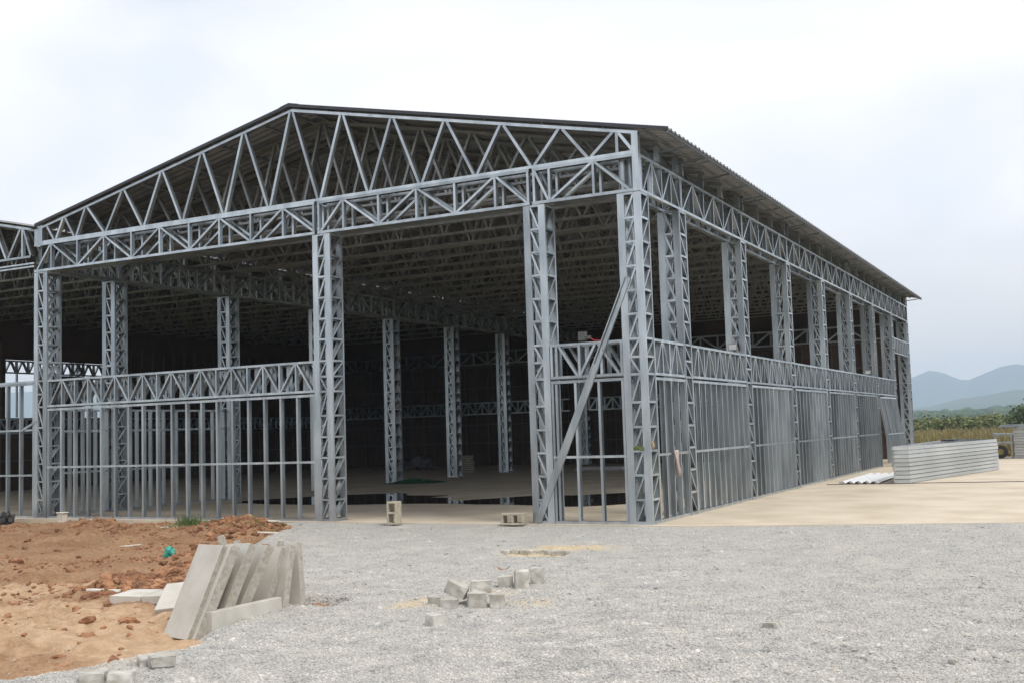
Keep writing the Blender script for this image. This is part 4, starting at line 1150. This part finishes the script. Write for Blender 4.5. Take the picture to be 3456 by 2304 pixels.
tag(mb.build('sheet_pile', WHITE), 'low pile of pale sheets on the floor behind the narrow bay', 'sheets')

# ================================================================== vegetation beyond the apron
def bush(name, x, y, R, H, m, label, seed, n_=900, cat='bush', group='bushes along the field', trunk=.15):
    g = np.random.default_rng(seed)
    root = empty(name, (x, y, -.36)); tag(root, label, cat, group)
    mbt = MB()
    for k in range(4):
        a_ = k*1.57+seed; tx, ty_ = math.cos(a_)*R*.35, math.sin(a_)*R*.35
        mbt.bar((x+math.cos(a_)*.05, y+math.sin(a_)*.05, -.37), (x+tx, y+ty_, -.36+H*.6), (math.sin(a_), -math.cos(a_), .1), .07*trunk/.15, .07*trunk/.15, ch=False)
    mbt.build('trunk', BARK, root)
    # clumps of small leaf faces
    cl_ = g.normal(0, 1, (14, 3)); cl_ /= np.linalg.norm(cl_, axis=1)[:, None]; cl_ *= (g.random((14, 1))**.4)
    c_ = cl_*np.array([R*.75, R*.75, H*.36])+np.array([x, y, -.36+H*.58])
    idx = g.integers(0, 14, n_); pos = c_[idx]+g.normal(0, 1, (n_, 3))*np.array([R*.26, R*.26, H*.13])
    pos[:, 2] = np.maximum(pos[:, 2], -.3)
    sz = R*.085*(.5+g.random(n_))
    d1 = g.normal(0, 1, (n_, 3)); d1 /= np.linalg.norm(d1, axis=1)[:, None]
    d2 = np.cross(d1, g.normal(0, 1, (n_, 3))); d2 /= np.linalg.norm(d2, axis=1)[:, None]
    V = np.stack([pos-d1*sz[:, None], pos+d2*sz[:, None]*.6, pos+d1*sz[:, None], pos-d2*sz[:, None]*.6], 1).reshape(-1, 3)
    me = fast_mesh('crown', V, np.arange(4*n_).reshape(-1, 4), m)
    link('crown', me, root)
    return root
order = ['nearest the hangar end', 'second from the hangar end', 'third from the hangar end', 'fourth from the hangar end', 'fifth from the hangar end', 'sixth from the hangar end', 'next to the tree']
for i, (t, yy_, H) in enumerate(((-.131, 118, 1.5), (-.118, 125, 1.85), (-.106, 132, 1.45), (-.096, 122, 1.8), (-.086, 128, 1.4), (-.075, 120, 1.6), (-.064, 126, 1.75))):
    bush('bush', CAM[0]+t*(yy_-CAM[1]), yy_, random.uniform(1.7, 2.2), H*1.0, LEAF, 'round green bush on the field edge, '+order[i], 100+i, 1000)
for i, (t, yy_, H) in enumerate(((-.124, 160, 2.0), (-.101, 165, 2.0), (-.080, 158, 2.2), (-.069, 162, 2.2), (-.15, 160, 2.0), (-.04, 150, 2.2))):
    bush('bush', CAM[0]+t*(yy_-CAM[1]), yy_, 2.7, H, LEAF, 'low green bush in the farther row, '+('leftmost in sight', 'third from the left', 'fourth from the left', 'fifth from the left', 'hidden by the hangar corner', 'behind the tree at the right edge')[i], 130+i, 1000, group='farther row of bushes')
bush('tree', CAM[0]-.0455*(112+16.5), 112, 2.0, 3.3, LEAFD, 'taller green tree at the right edge beyond the apron', 160, 2600, cat='tree', group='trees beyond the apron', trunk=.4)
bush('tree', CAM[0]-.0585*(122+16.5), 122, .9, 2.4, LEAFD, 'slim young tree standing left of the taller one', 161, 900, cat='tree', group='trees beyond the apron', trunk=.25)

# ------------------------------------------------------------------ haze
HZ = 4700
mb = MB(); mb.box((-HZ, -HZ, -1.4), (HZ, HZ, 225.0))
vm = bpy.data.materials.new('haze_air'); vm.use_nodes = True
vt = vm.node_tree
for n in list(vt.nodes): vt.nodes.remove(n)
vo = vt.nodes.new('ShaderNodeOutputMaterial'); pv = vt.nodes.new('ShaderNodeVolumePrincipled')
pv.inputs['Color'].default_value = (0.64, 0.80, 1.0, 1); pv.inputs['Density'].default_value = 3.6e-4; pv.inputs['Anisotropy'].default_value = 0.0
vt.links.new(pv.outputs[0], vo.inputs['Volume'])
tag(mb.build('haze', vm), kind='stuff')
